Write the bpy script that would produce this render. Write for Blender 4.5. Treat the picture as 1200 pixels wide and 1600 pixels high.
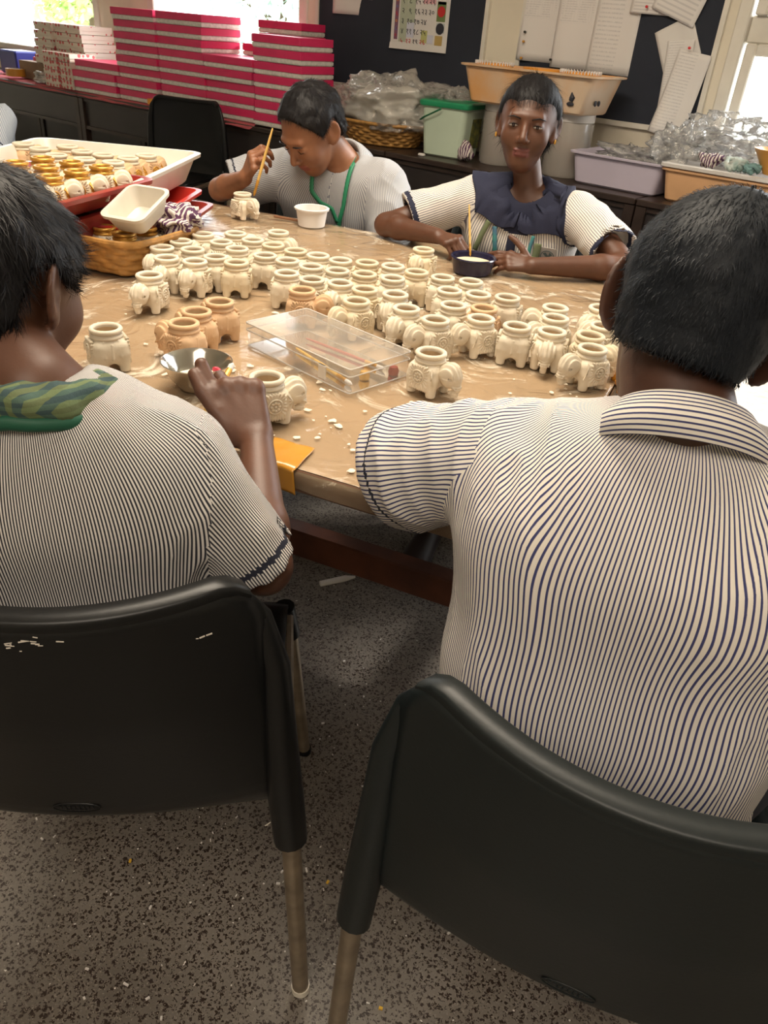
import bpy, math, random
import numpy as np
from mathutils import Vector, Matrix, noise as mnoise
PI = math.pi
for o in list(bpy.data.objects): bpy.data.objects.remove(o)
COL = bpy.context.scene.collection

# ------------------------------------------------------------------ camera
cam_d = bpy.data.cameras.new('camera'); cam = bpy.data.objects.new('camera', cam_d); COL.objects.link(cam)
R = ((0.7806, -0.3808, 0.4956), (0.6207, 0.3794, -0.6861), (0.0732, 0.8432, 0.5326))
m = Matrix(R).to_4x4(); m.translation = (0, 0, 1.28)
cam.matrix_world = Matrix.Translation((0, 0, 1.28)) @ Matrix(R).to_quaternion().to_matrix().to_4x4()
cam_d.sensor_fit = 'VERTICAL'; cam_d.sensor_height = 32.0; cam_d.lens = 24.0; cam_d.clip_start = .05; cam_d.clip_end = 200
bpy.context.scene.camera = cam

# ------------------------------------------------------------------ world, lights, exposure
sc = bpy.context.scene
sc.view_settings.view_transform = 'Standard'; sc.view_settings.look = 'None'
sc.view_settings.exposure = 0.0; sc.view_settings.gamma = 1.0; sc.view_settings.use_curve_mapping = False
w = bpy.data.worlds.new('sky'); sc.world = w; w.use_nodes = True
bg = w.node_tree.nodes['Background']; bg.inputs[0].default_value = (.93, .97, 1.0, 1); bg.inputs[1].default_value = 7.0

def area(name, loc, rot, sx, sy, power, col, spread=PI):
    d = bpy.data.lights.new(name, 'AREA'); d.shape = 'RECTANGLE'; d.size = sx; d.size_y = sy; d.energy = power; d.color = col
    d.spread = spread
    o = bpy.data.objects.new(name, d); COL.objects.link(o); o.location = loc; o.rotation_euler = rot
    return o
area('ceiling_light', (-1.2, 1.2, 2.72), (0, 0, 0), 1.6, .9, 80, (1, .87, .70))
area('ceiling_light', (.6, -1.0, 2.72), (0, 0, 0), 1.8, 1.2, 50, (1, .87, .72))
for nm, x0, x1, z0, z1 in (('window_light', -8.2, -5.8, .95, 2.3), ('window_light', -5.15, -3.75, .95, 2.3), ('window_light', -1.1, 1.5, .9, 2.4)):
    o = area(nm, ((x0+x1)/2, 4.14, (z0+z1)/2), (math.radians(90), 0, 0), x1-x0, z1-z0, 10, (1, 1, 1))
    o.data.cycles.is_portal = True
sd = bpy.data.lights.new('sun', 'SUN'); sd.energy = 4.0; sd.angle = math.radians(6); sd.color = (1, .95, .86)
so = bpy.data.objects.new('sun', sd); COL.objects.link(so)
so.rotation_euler = Vector((-.62, -.95, -.62)).to_track_quat('-Z', 'Y').to_euler()

# ------------------------------------------------------------------ helpers
random.seed(4)
rng = np.random.default_rng(7)
def mat(name, col=(.8,.8,.8), rough=.5, metal=0, bump=0, bscale=60, var=0, vscale=8, col2=None, trans=0, spec=.5, coat=0, alpha=1, sheen=0, objvar=0, detail=4, bdist=.002):
    M = bpy.data.materials.new(name); M.use_nodes = True
    nt = M.node_tree; b = nt.nodes['Principled BSDF']
    b.inputs['Base Color'].default_value = (*col, 1); b.inputs['Roughness'].default_value = rough; b.inputs['Metallic'].default_value = metal
    b.inputs['Specular IOR Level'].default_value = spec; b.inputs['Coat Weight'].default_value = coat; b.inputs['Alpha'].default_value = alpha
    b.inputs['Transmission Weight'].default_value = trans
    if sheen: b.inputs['Sheen Weight'].default_value = sheen
    tc = nt.nodes.new('ShaderNodeTexCoord')
    if var or col2:
        n = nt.nodes.new('ShaderNodeTexNoise'); n.inputs['Scale'].default_value = vscale; n.inputs['Detail'].default_value = detail
        nt.links.new(tc.outputs['Object'], n.inputs['Vector'])
        r = nt.nodes.new('ShaderNodeValToRGB'); r.color_ramp.elements[0].position = .35; r.color_ramp.elements[1].position = .65
        c2 = col2 or tuple(max(0, c*(1-var)) for c in col)
        r.color_ramp.elements[0].color = (*c2, 1); r.color_ramp.elements[1].color = (*col, 1)
        nt.links.new(n.outputs['Fac'], r.inputs['Fac']); out = r.outputs['Color']
        if objvar:
            oi = nt.nodes.new('ShaderNodeObjectInfo'); hv = nt.nodes.new('ShaderNodeHueSaturation')
            mr = nt.nodes.new('ShaderNodeMapRange'); mr.inputs['To Min'].default_value = 1-objvar; mr.inputs['To Max'].default_value = 1+objvar*.3
            nt.links.new(oi.outputs['Random'], mr.inputs['Value']); nt.links.new(mr.outputs[0], hv.inputs['Value'])
            nt.links.new(out, hv.inputs['Color']); out = hv.outputs[0]
        nt.links.new(out, b.inputs['Base Color'])
    if bump:
        n2 = nt.nodes.new('ShaderNodeTexNoise'); n2.inputs['Scale'].default_value = bscale; n2.inputs['Detail'].default_value = 5
        nt.links.new(tc.outputs['Object'], n2.inputs['Vector'])
        bp = nt.nodes.new('ShaderNodeBump'); bp.inputs['Strength'].default_value = bump; bp.inputs['Distance'].default_value = bdist
        nt.links.new(n2.outputs['Fac'], bp.inputs['Height']); nt.links.new(bp.outputs[0], b.inputs['Normal'])
    return M

def tag(o, label=None, cat=None, group=None, kind=None):
    if label: o['label'] = label
    if cat: o['category'] = cat
    if group: o['group'] = group
    if kind: o['kind'] = kind
    return o
def empty(name, loc, rz=0, label=None, cat=None, group=None):
    o = bpy.data.objects.new(name, None); COL.objects.link(o); o.location = loc; o.rotation_euler = (0, 0, rz); o.empty_display_size = .05
    return tag(o, label, cat, group)
def link(name, me, parent=None, loc=(0,0,0), rot=(0,0,0)):
    o = bpy.data.objects.new(name, me); COL.objects.link(o); o.location = loc; o.rotation_euler = rot
    if parent: o.parent = parent
    return o
def copy_tree(o, parent=None):
    c = o.copy(); COL.objects.link(c)
    if parent: c.parent = parent
    for ch in list(o.children): copy_tree(ch, c)
    return c

class MB:
    def __init__(s): s.v = []; s.f = []
    def add(s, vs, fs):
        n = len(s.v); s.v += [tuple(map(float, v)) for v in vs]; s.f += [tuple(i+n for i in f) for f in fs]; return s
    def box(s, c, d, rz=0, taper=1, rx=0, ry=0, bev=0):
        x, y, z = d[0]/2, d[1]/2, d[2]/2
        Mx = Matrix.Translation(c) @ Matrix.Rotation(rz, 4, 'Z') @ Matrix.Rotation(ry, 4, 'Y') @ Matrix.Rotation(rx, 4, 'X')
        if bev:
            b = min(bev, x*.9, y*.9, z*.9)
            rings = []
            for zz, ins in ((-z, b), (-z+b, 0), (z-b, 0), (z, b)):
                t = taper if zz < 0 else 1
                ring = []
                X, Y = (x-ins)*t, (y-ins)*t
                for (sx, sy) in ((1,1),(-1,1),(-1,-1),(1,-1)):
                    if sx*sy > 0: ring += [(sx*X, sy*(Y-b), zz), (sx*(X-b), sy*Y, zz)]
                    else: ring += [(sx*(X-b), sy*Y, zz), (sx*X, sy*(Y-b), zz)]
                rings.append([Mx @ Vector(p) for p in ring])
            return s.loft(rings, True, True)
        vs = [Mx @ Vector((sx*x*(taper if sz < 0 else 1), sy*y*(taper if sz < 0 else 1), sz*z)) for sz in (-1,1) for sy in (-1,1) for sx in (-1,1)]
        return s.add(vs, [(0,2,3,1),(4,5,7,6),(0,1,5,4),(2,6,7,3),(0,4,6,2),(1,3,7,5)])
    def loft(s, rings, cap0=False, cap1=False, closed=True):
        n = len(rings[0]); vs = [p for r in rings for p in r]; fs = []
        for i in range(len(rings)-1):
            for j in range(n if closed else n-1):
                k = (j+1) % n
                fs.append((i*n+j, i*n+k, (i+1)*n+k, (i+1)*n+j))
        if cap0: fs.append(tuple(range(n-1, -1, -1)))
        if cap1: fs.append(tuple((len(rings)-1)*n+j for j in range(n)))
        return s.add(vs, fs)
    def tube(s, pts, rad, n=12, cap=True, flat=1.0, up=None):
        pts = [Vector(p) for p in pts]
        if not hasattr(rad, '__len__'): rad = [rad]*len(pts)
        rings = []; prev = None
        for i, p in enumerate(pts):
            t = (pts[min(i+1, len(pts)-1)] - pts[max(i-1, 0)]).normalized()
            a = Vector(up) if up else (prev if prev is not None else (Vector((0,0,1)) if abs(t.z) < .9 else Vector((1,0,0))))
            a = (a - t*a.dot(t)).normalized(); b = t.cross(a); prev = a
            rings.append([p + (a*math.cos(2*PI*j/n)*flat + b*math.sin(2*PI*j/n))*rad[i] for j in range(n)])
        return s.loft(rings, cap, cap)
    def lathe(s, prof, n=32, c=(0,0,0), cap0=False, cap1=False, sq=0, sx=1, sy=1):
        rings = []
        for r, z in prof:
            ring = []
            for j in range(n):
                a = 2*PI*j/n; k = 1
                if sq: k = (abs(math.cos(a))**sq + abs(math.sin(a))**sq)**(-1/sq)
                ring.append((c[0]+r*k*math.cos(a)*sx, c[1]+r*k*math.sin(a)*sy, c[2]+z))
            rings.append(ring)
        return s.loft(rings, cap0, cap1)
    def ball(s, c, r, n=12, m=8):
        if not hasattr(r, '__len__'): r = (r, r, r)
        rings = [[(c[0]+r[0]*math.sin(PI*i/m)*math.cos(2*PI*j/n), c[1]+r[1]*math.sin(PI*i/m)*math.sin(2*PI*j/n), c[2]-r[2]*math.cos(PI*i/m)) for j in range(n)] for i in range(1, m)]
        return s.loft(rings, True, True)
    def grid(s, fn, nu, nv):
        vs = [fn(i/nu, j/nv) for j in range(nv+1) for i in range(nu+1)]
        fs = [(j*(nu+1)+i, j*(nu+1)+i+1, (j+1)*(nu+1)+i+1, (j+1)*(nu+1)+i) for j in range(nv) for i in range(nu)]
        return s.add(vs, fs)
    def mesh(s, name, M=None, smooth=True, ang=35):
        me = bpy.data.meshes.new(name); me.from_pydata(s.v, [], s.f); me.update()
        if smooth:
            me.shade_smooth()
            if ang < 180:
                try: me.set_sharp_from_angle(angle=math.radians(ang))
                except Exception: pass
        if M: me.materials.append(M)
        return me
    def build(s, name, M=None, parent=None, smooth=True, loc=(0,0,0), rot=(0,0,0), ang=35):
        return link(name, s.mesh(name, M, smooth, ang), parent, loc, rot)

def bake_uv(me, fn):
    uv = me.uv_layers.new(name='UVMap')
    for p in me.polygons:
        for li in p.loop_indices:
            uv.data[li].uv = fn(me.vertices[me.loops[li].vertex_index].co)

# table frame: near right corner, long axis U, depth axis V
TO = Vector((-.317, .763, 0)); TU = Vector((.9702, .2421, 0)); TV = Vector((-.2421, .9702, 0)); TA = math.atan2(.2421, .9702)
def T(s, t, z): return TO + TU*s + TV*t + Vector((0, 0, z))
TZ = .75

# ------------------------------------------------------------------ materials
CREAM = mat('cream_plaster', (.78,.71,.58), .8, bump=.15, bscale=30, var=.12, vscale=3)
NAVY = mat('navy_felt', (.022,.027,.042), .85, bump=.3, bscale=300, var=.2, vscale=4)
WFRAME = mat('white_painted_wood', (.74,.70,.62), .45, var=.12, vscale=6)
DESK = mat('dark_stained_wood', (.040,.024,.018), .38, var=.4, vscale=9, bump=.1)
DESKP = mat('dark_panel', (.030,.023,.022), .4, var=.3, vscale=5)
BLACKP = mat('black_plastic', (.006,.0065,.007), .36, spec=.35, bump=.12, bscale=220, var=.3, vscale=3, bdist=.0008)
BLACKP2 = mat('dark_green_black_plastic', (.008,.012,.013), .42, spec=.4, bump=.15, bscale=220, var=.3, vscale=3, bdist=.0008)
BRASSY = mat('worn_steel_leg', (.46,.38,.28), .38, metal=.85, var=.3, vscale=25)
STEEL = mat('polished_steel', (.85,.82,.77), .16, metal=1)
PINK = mat('pink_card', (.72,.028,.13), .42, var=.1, vscale=10)
SILV = mat('silver_band', (.84,.80,.74), .35, metal=.1, bump=.8, bscale=150, var=.2, vscale=60)
PINKCLOTH = mat('pink_red_cloth', (.50,.10,.12), .9, bump=.4, bscale=90, var=.25)
WOOD = mat('red_brown_wood', (.13,.042,.020), .4, var=.45, vscale=14, bump=.1)
WICKER = mat('wicker', (.55,.28,.075), .55, var=.4, vscale=40, bump=.3, bscale=200)
TRAYW = mat('off_white_plastic', (.72,.67,.58), .4, var=.10, vscale=10)
REDP = mat('dark_red_plastic', (.30,.025,.018), .35, var=.3, vscale=8)
GOLD = mat('gold_paint', (.72,.38,.07), .33, metal=.55, bump=.3, bscale=200, var=.3, vscale=70)
PLW = mat('white_clay', (.77,.68,.53), .62, bump=.25, bscale=140, var=.10, vscale=22, objvar=.10)
PLC = mat('cream_clay', (.78,.66,.47), .65, bump=.25, bscale=140, var=.12, vscale=22, objvar=.08)
PLT = mat('tan_clay', (.72,.47,.27), .68, bump=.25, bscale=140, var=.14, vscale=22, objvar=.08)
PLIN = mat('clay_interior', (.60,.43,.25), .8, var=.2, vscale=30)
PAPER = mat('white_paper', (.74,.71,.68), .85, var=.05, vscale=3)
MUSTARD = mat('mustard_tape', (.62,.28,.03), .3, coat=.5, var=.12, vscale=14, bump=.4, bscale=60)
ORANGE = mat('orange_plastic', (.80,.33,.04), .4, var=.1)
GREENP = mat('green_plastic', (.02,.27,.12), .4, var=.1)
YELL = mat('yellow_wood', (.75,.48,.14), .4, var=.15, vscale=30)

def translucent(name, col, op, rough=.2, bump=0, bs=30, gl=.25, bd=.01):
    """thin sheet: partly see-through, partly diffuse, with a glossy skin"""
    M = bpy.data.materials.new(name); M.use_nodes = True; nt = M.node_tree; nt.nodes.clear()
    out = nt.nodes.new('ShaderNodeOutputMaterial'); tr = nt.nodes.new('ShaderNodeBsdfTransparent'); di = nt.nodes.new('ShaderNodeBsdfDiffuse')
    g = nt.nodes.new('ShaderNodeBsdfGlossy'); g.inputs['Roughness'].default_value = rough; g.inputs['Color'].default_value = (1,1,1,1)
    di.inputs['Color'].default_value = (*col, 1)
    m1 = nt.nodes.new('ShaderNodeMixShader'); m1.inputs[0].default_value = op
    nt.links.new(tr.outputs[0], m1.inputs[1]); nt.links.new(di.outputs[0], m1.inputs[2])
    lw = nt.nodes.new('ShaderNodeLayerWeight'); lw.inputs['Blend'].default_value = gl
    m2 = nt.nodes.new('ShaderNodeMixShader'); nt.links.new(lw.outputs['Fresnel'], m2.inputs[0])
    nt.links.new(m1.outputs[0], m2.inputs[1]); nt.links.new(g.outputs[0], m2.inputs[2]); nt.links.new(m2.outputs[0], out.inputs[0])
    if bump:
        tc = nt.nodes.new('ShaderNodeTexCoord'); n = nt.nodes.new('ShaderNodeTexNoise'); n.inputs['Scale'].default_value = bs; n.inputs['Detail'].default_value = 6; n.inputs['Distortion'].default_value = 1.2
        nt.links.new(tc.outputs['Object'], n.inputs['Vector'])
        b = nt.nodes.new('ShaderNodeBump'); b.inputs['Strength'].default_value = bump; b.inputs['Distance'].default_value = bd
        nt.links.new(n.outputs['Fac'], b.inputs['Height'])
        for q in (di, g, lw): nt.links.new(b.outputs[0], q.inputs['Normal'])
    return M, nt
CLEAR, _ = translucent('clear_rigid_plastic', (.80,.74,.66), .11, .10, gl=.13)
CLEARJ, _ = translucent('cloudy_jar_plastic', (.62,.56,.50), .45, .2, gl=.3)
BAG, _ = translucent('clear_bag_film', (.97,.95,.90), .22, .10, .9, 38, .42, .006)
BAG2, _ = translucent('crinkled_film', (.95,.95,.95), .20, .10, .9, 60, .45, .005)
PEACH = mat('peach_plastic', (.72,.42,.22), .42, var=.15, vscale=7)
# ------------------------------------------------------------------ floor: terrazzo
def terrazzo():
    M = bpy.data.materials.new('terrazzo'); M.use_nodes = True; nt = M.node_tree; b = nt.nodes['Principled BSDF']
    tc = nt.nodes.new('ShaderNodeTexCoord')
    def vor(scale, lo, hi, inv=False):
        v = nt.nodes.new('ShaderNodeTexVoronoi'); v.inputs['Scale'].default_value = scale
        n = nt.nodes.new('ShaderNodeTexNoise'); n.inputs['Scale'].default_value = scale*1.3
        ad = nt.nodes.new('ShaderNodeMixRGB'); ad.blend_type = 'ADD'; ad.inputs[0].default_value = .012
        nt.links.new(tc.outputs['Object'], ad.inputs[1]); nt.links.new(n.outputs['Color'], ad.inputs[2]); nt.links.new(tc.outputs['Object'], n.inputs['Vector'])
        nt.links.new(ad.outputs[0], v.inputs['Vector'])
        r = nt.nodes.new('ShaderNodeValToRGB'); r.color_ramp.elements[0].position = lo; r.color_ramp.elements[1].position = hi
        r.color_ramp.elements[0].color = (1,1,1,1); r.color_ramp.elements[1].color = (0,0,0,1)
        nt.links.new(v.outputs['Distance'], r.inputs['Fac'])
        s = nt.nodes.new('ShaderNodeSeparateColor'); nt.links.new(v.outputs['Color'], s.inputs[0])
        return r.outputs['Color'], s
    base = nt.nodes.new('ShaderNodeTexNoise'); base.inputs['Scale'].default_value = 4; base.inputs['Detail'].default_value = 8
    nt.links.new(tc.outputs['Object'], base.inputs['Vector'])
    rb = nt.nodes.new('ShaderNodeValToRGB'); rb.color_ramp.elements[0].position = .3; rb.color_ramp.elements[1].position = .7
    rb.color_ramp.elements[0].color = (.145,.125,.105,1); rb.color_ramp.elements[1].color = (.24,.215,.185,1)
    nt.links.new(base.outputs['Fac'], rb.inputs['Fac']); cur = rb.outputs['Color']
    def lay(cur, scale, lo, hi, thr, col, ch=0, gt=True):
        f, s = vor(scale, lo, hi)
        c = nt.nodes.new('ShaderNodeMath'); c.operation = 'GREATER_THAN' if gt else 'LESS_THAN'; c.inputs[1].default_value = thr
        nt.links.new(s.outputs[ch], c.inputs[0])
        mu = nt.nodes.new('ShaderNodeMath'); mu.operation = 'MULTIPLY'; nt.links.new(c.outputs[0], mu.inputs[0]); nt.links.new(f, mu.inputs[1])
        mx = nt.nodes.new('ShaderNodeMixRGB'); nt.links.new(mu.outputs[0], mx.inputs[0]); nt.links.new(cur, mx.inputs[1]); mx.inputs[2].default_value = (*col, 1)
        return mx.outputs[0]
    cur = lay(cur, 130, .34, .46, .28, (.035,.022,.016))
    cur = lay(cur, 190, .32, .44, .40, (.05,.035,.03), 1)
    cur = lay(cur, 240, .3, .4, .6, (.28,.25,.21), 2)
    cur = lay(cur, 85, .10, .16, .90, (.75,.72,.66), 1)
    cur = lay(cur, 60, .07, .10, .93, (.80,.76,.70), 2)
    nt.links.new(cur, b.inputs['Base Color']); b.inputs['Roughness'].default_value = .42
    return M
floor = MB().box((-2.5, .8, -.05), (13, 7.4, .1)).build('floor', terrazzo(), smooth=False); tag(floor, kind='structure')
ceil = MB().box((-2.5, .8, 2.85), (13, 7.4, .1)).build('ceiling', CREAM, smooth=False); tag(ceil, kind='structure')
WY = 3.93
def wallpiece(boxes, name):
    mb = MB()
    for x0, x1, z0, z1 in boxes: mb.box(((x0+x1)/2, WY+.1, (z0+z1)/2), (x1-x0, .2, z1-z0))
    return tag(mb.build(name, CREAM, smooth=False), kind='structure')
wallpiece([(-9, 4, 0, .90), (-9, 4, 2.35, 2.8), (-9, -8.2, .9, 2.35), (-5.77, -5.2, .9, 2.35), (-3.70, -1.235, .9, 2.35), (1.6, 4, .9, 2.35)], 'wall_back')
tag(MB().box((-9.1, .8, 1.4), (.2, 7.4, 2.8)).build('wall_left', CREAM, smooth=False), kind='structure')
tag(MB().box((4.1, .8, 1.4), (.2, 7.4, 2.8)).build('wall_right', CREAM, smooth=False), kind='structure')
tag(MB().box((-2.5, -3.0, 1.4), (13, .2, 2.8)).build('wall_front', CREAM, smooth=False), kind='structure')
def window(name, x0, x1, z0, z1, muls, rail, fw=.07):
    e = empty(name, ((x0+x1)/2, WY, z0)); tag(e, kind='structure')
    cx = (x0+x1)/2
    def bar(nm, xa, xb, za, zb, d=.07, y=0):
        MB().box(((xa+xb)/2-cx, .05+y, (za+zb)/2-z0), (xb-xa, d, zb-za), bev=.006).build(nm, WFRAME, e, smooth=False)
    bar('frame_side', x0, x0+fw, z0, z1, .12); bar('frame_side', x1-fw, x1, z0, z1, .12)
    bar('frame_head', x0+fw, x1-fw, z1-fw, z1, .12); bar('sill', x0+fw, x1-fw, z0, z0+fw*.6, .16)
    for mx in muls: bar('mullion', mx-.03, mx+.03, z0+fw*.6, z1-fw)
    if rail: bar('rail', x0+fw, x1-fw, rail, rail+.10, .06)
    return e
window('window_1', -8.2, -5.77, .9, 2.35, [], None)
window('window_2', -5.2, -3.70, .9, 2.35, [], None)
window('window_3', -1.235, 1.6, .9, 2.35, [.2], 1.335, .055)
# casement of window_3 : inner frame
e3 = bpy.data.objects['window_3']
for (xa, xb, za, zb) in ((-1.165, -1.12, .935, 1.335), (-1.165, -1.12, 1.435, 2.29), (-1.12, .17, 1.29, 1.335), (-1.12, .17, 1.435, 1.475), (-1.12, .17, .935, .975)):
    MB().box(((xa+xb)/2-.1825, .02, (za+zb)/2-.9), (xb-xa, .05, zb-za), bev=.005).build('casement', WFRAME, e3, smooth=False)

# ------------------------------------------------------------------ outside: trees and a pale ground
tag(MB().box((-4, 24, -.6), (60, 40, .1)).build('ground_outside', mat('pale_ground', (.5,.5,.42), .9), smooth=False), kind='structure')
LEAF = mat('leaf', (.55,.66,.25), .6, col2=(.32,.48,.14), vscale=3)
BARK = mat('bark', (.12,.08,.05), .9, bump=.4, bscale=20)
HAZELEAF = mat('leaf_painted_haze', (.52,.66,.56), .6, col2=(.38,.52,.44), vscale=3)  # leaf green paled: the bright haze at this window is put into the colour
def tree(x, y, h, r, label, LM=None):
    e = empty('tree', (x, y, -.55), 0, label, 'tree', 'trees outside the windows')
    tk = MB().tube([(0,0,0), (.05,0,h*.4), (.02,.1,h*.8)], [.12,.09,.05], 8)
    for k in range(5):
        a = k*1.3; tk.tube([(.04,0,h*(.35+.08*k)), (math.cos(a)*r*.7, math.sin(a)*r*.7, h*(.5+.09*k))], [.04,.015], 6)
    tk.build('trunk', BARK, e)
    lf = MB(); rr = random.Random(int(x*10))
    for k in range(1500):
        a = rr.random()*2*PI; u = rr.random()**.4; ph = math.acos(rr.uniform(-.8, 1))
        c = Vector((math.cos(a)*math.sin(ph)*r*u, math.sin(a)*math.sin(ph)*r*u, h*.72+math.cos(ph)*h*.42*u))
        d = Vector((rr.gauss(0,1), rr.gauss(0,1), rr.gauss(0,1))).normalized()*.09; q = d.orthogonal().normalized()*.045
        lf.add([c-d, c+q, c+d, c-q], [(0,1,2,3)])
    o = lf.build('foliage', LM or LEAF, e, smooth=False); o['kind'] = 'stuff'
tree(-13.5, 9.0, 2.8, .95, 'leafy green tree outside the left window, in the bright light')
tree(-18.2, 12.0, 3.0, 1.0, 'farther leafy tree behind, at the left of the left window')
tree(-9.4, 9.4, 2.9, 1.3, 'leafy tree outside the window behind the pink boxes, bright haze painted into its leaves', HAZELEAF)

# ------------------------------------------------------------------ notice boards
def slab(mb, x0, x1, z0, z1, y0, y1): mb.box(((x0+x1)/2, (y0+y1)/2, (z0+z1)/2), (x1-x0, y1-y0, z1-z0))
def board(x0, x1, z0, z1, label):
    e = empty('notice_board', ((x0+x1)/2, WY, z0), 0, label, 'board'); cx = (x0+x1)/2
    mb = MB(); slab(mb, x0-cx, x1-cx, 0, z1-z0, -.012, 0); mb.build('felt_panel', NAVY, e, smooth=False)
    for (a, b, c, d) in ((x0-.022, x0, -.022, z1-z0+.022), (x1, x1+.022, -.022, z1-z0+.022), (x0, x1, -.022, 0), (x0, x1, z1-z0, z1-z0+.022)):
        mb = MB(); slab(mb, a-cx, b-cx, c, d, -.022, 0); mb.build('frame_strip', WFRAME, e, smooth=False)
board(-3.60, -2.47, .985, 1.95, 'navy felt notice board with the printed calendar pinned on it')
board(-2.235, -1.295, .985, 1.95, 'navy felt notice board beside the right window, covered with printed sheets')

def print_mat(name, kind):
    """printed rows on white paper from UV (x across, y up, 0..1)"""
    M = bpy.data.materials.new(name); M.use_nodes = True; nt = M.node_tree; b = nt.nodes['Principled BSDF']; b.inputs['Roughness'].default_value = .8
    uv = nt.nodes.new('ShaderNodeUVMap'); sp = nt.nodes.new('ShaderNodeSeparateXYZ'); nt.links.new(uv.outputs[0], sp.inputs[0])
    def mth(op, a, bb=None):
        n = nt.nodes.new('ShaderNodeMath'); n.operation = op
        for i, q in enumerate((a, bb)):
            if q is None: continue
            if isinstance(q, (int, float)): n.inputs[i].default_value = q
            else: nt.links.new(q, n.inputs[i])
        return n.outputs[0]
    nrow = {'table': 46, 'list': 26, 'lines': 9}[kind]
    row = mth('LESS_THAN', mth('FRACT', mth('MULTIPLY', sp.outputs['Y'], nrow)), .38)
    no = nt.nodes.new('ShaderNodeTexNoise'); no.inputs['Scale'].default_value = 1
    mp = nt.nodes.new('ShaderNodeMapping'); mp.inputs['Scale'].default_value = ((70 if kind != 'lines' else 3), nrow, 1)
    nt.links.new(uv.outputs[0], mp.inputs[0]); nt.links.new(mp.outputs[0], no.inputs['Vector'])
    ink = mth('MULTIPLY', row, mth('GREATER_THAN', no.outputs['Fac'], .46 if kind != 'lines' else 0))
    no2 = nt.nodes.new('ShaderNodeTexNoise'); no2.inputs['Scale'].default_value = 5 if kind == 'table' else 2.5; nt.links.new(uv.outputs[0], no2.inputs['Vector'])
    ink = mth('MULTIPLY', ink, mth('GREATER_THAN', no2.outputs['Fac'], .44 if kind == 'table' else .3))
    if kind == 'table':
        ink = mth('MULTIPLY', ink, mth('GREATER_THAN', sp.outputs['Y'], .42))
        col = mth('LESS_THAN', mth('FRACT', mth('MULTIPLY', sp.outputs['X'], 14)), .05)
        ink = mth('MAXIMUM', ink, mth('MULTIPLY', col, mth('GREATER_THAN', sp.outputs['Y'], .45)))
    edge = mth('MULTIPLY', mth('GREATER_THAN', sp.outputs['X'], .08), mth('LESS_THAN', sp.outputs['X'], .9 if kind != 'list' else .62))
    ink = mth('MULTIPLY', mth('MULTIPLY', ink, edge), .26)
    mx = nt.nodes.new('ShaderNodeMixRGB'); nt.links.new(ink, mx.inputs[0]); mx.inputs[1].default_value = (.74,.71,.69,1); mx.inputs[2].default_value = (.20,.20,.24,1)
    nt.links.new(mx.outputs[0], b.inputs['Base Color']); return M
PT, PL, PN = print_mat('printed_table', 'table'), print_mat('printed_list', 'list'), print_mat('ruled_lines', 'lines')
def sheet(x, z, wd, h, rot, M, label, y=-.016, curl=.004, lift=0, taper=0, grp=None):
    """paper pinned to the board, (x, z) = its top-left corner seen from the room"""
    me_b = MB()
    def fn(u, v):
        xx = (u-taper*(1-v)*(.5-u))*wd if taper else u*wd
        return (xx, -curl*math.sin(PI*u*1.5+.6)*(1-v)*2 - lift*(1-v)**2 - .002*math.sin(9*u), -(1-v)*h)
    me_b.grid(fn, 12, 12); n = len(me_b.v)
    uvs = [(i/12, j/12) for j in range(13) for i in range(13)]
    me = me_b.mesh('paper_sheet', M, True, 180)
    uvl = me.uv_layers.new(name='UVMap')
    for p in me.polygons:
        for li in p.loop_indices: uvl.data[li].uv = uvs[me.loops[li].vertex_index]
    o = link('paper_sheet', me, None, (x, WY+y, z), (0, rot, 0))
    md = o.modifiers.new('t', 'SOLIDIFY'); md.thickness = .0006
    return tag(o, label, 'paper', grp)
sheet(-3.49, 1.62, .305, .295, 0, PAPER, 'blank white sheet pinned left of the calendar, at the top edge of the photo')
sheet(-2.255, 1.62, .20, .43, 0, PT, 'leftmost of the three joined printed register sheets by the cream wall strip', y=-.018)
sheet(-2.06, 1.615, .20, .44, 0, PT, 'middle of the three joined printed register sheets', y=-.021)
sheet(-1.865, 1.61, .215, .44, .01, PL, 'rightmost of the three joined register sheets, mostly blank with faint writing', y=-.018)
sheet(-1.70, 1.53, .20, .115, .02, PN, 'short white sheet pinned at the top, overlapping the register sheets', y=-.026)
sheet(-1.55, 1.60, .21, .17, .32, PN, 'tilted ruled form pinned near the top right of the right notice board', y=-.030)
sheet(-1.57, 1.345, .17, .22, -.50, PAPER, 'blank tilted sheet under the hanging printed sheets', y=-.016)
sheet(-1.50, 1.32, .12, .26, -.12, PL, 'grey backed sheet hanging behind the curled printed page', y=-.022, lift=.02)
sheet(-1.435, 1.295, .15, .33, .12, PL, 'curled printed page hanging from a red pin beside the window', y=-.034, curl=.012, lift=.04)
PINC = {'red': mat('red_pin', (.6,.02,.03), .3), 'black': mat('black_pin', (.02,.02,.02), .3), 'amber': mat('amber_pin', (.6,.3,.05), .3)}
def pin(x, z, c, label, y=-.03):
    o = MB().lathe([(.0015,0),(.0015,.008),(.0055,.009),(.005,.014),(.0055,.018),(.0,.019)], 10).build('push_pin', PINC[c], None, loc=(x, WY+y, z), rot=(PI/2,0,0))
    tag(o, label, 'pin')
pin(-1.385, 1.30, 'red', 'red push pin holding the curled printed page', -.04)
pin(-1.62, 1.44, 'red', 'red push pin in the short sheet at the top of the board', -.034)
pin(-2.215, 1.31, 'black', 'black push pin at the left edge of the register sheets', -.026)
pin(-2.215, 1.27, 'amber', 'amber push pin just under the black one on the register sheet', -.026)
pin(-2.215, 1.20, 'amber', 'amber push pin at the bottom left corner of the register sheets', -.026)
pin(-2.05, 1.205, 'black', 'black push pin at the bottom between the register sheets', -.03)

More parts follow.
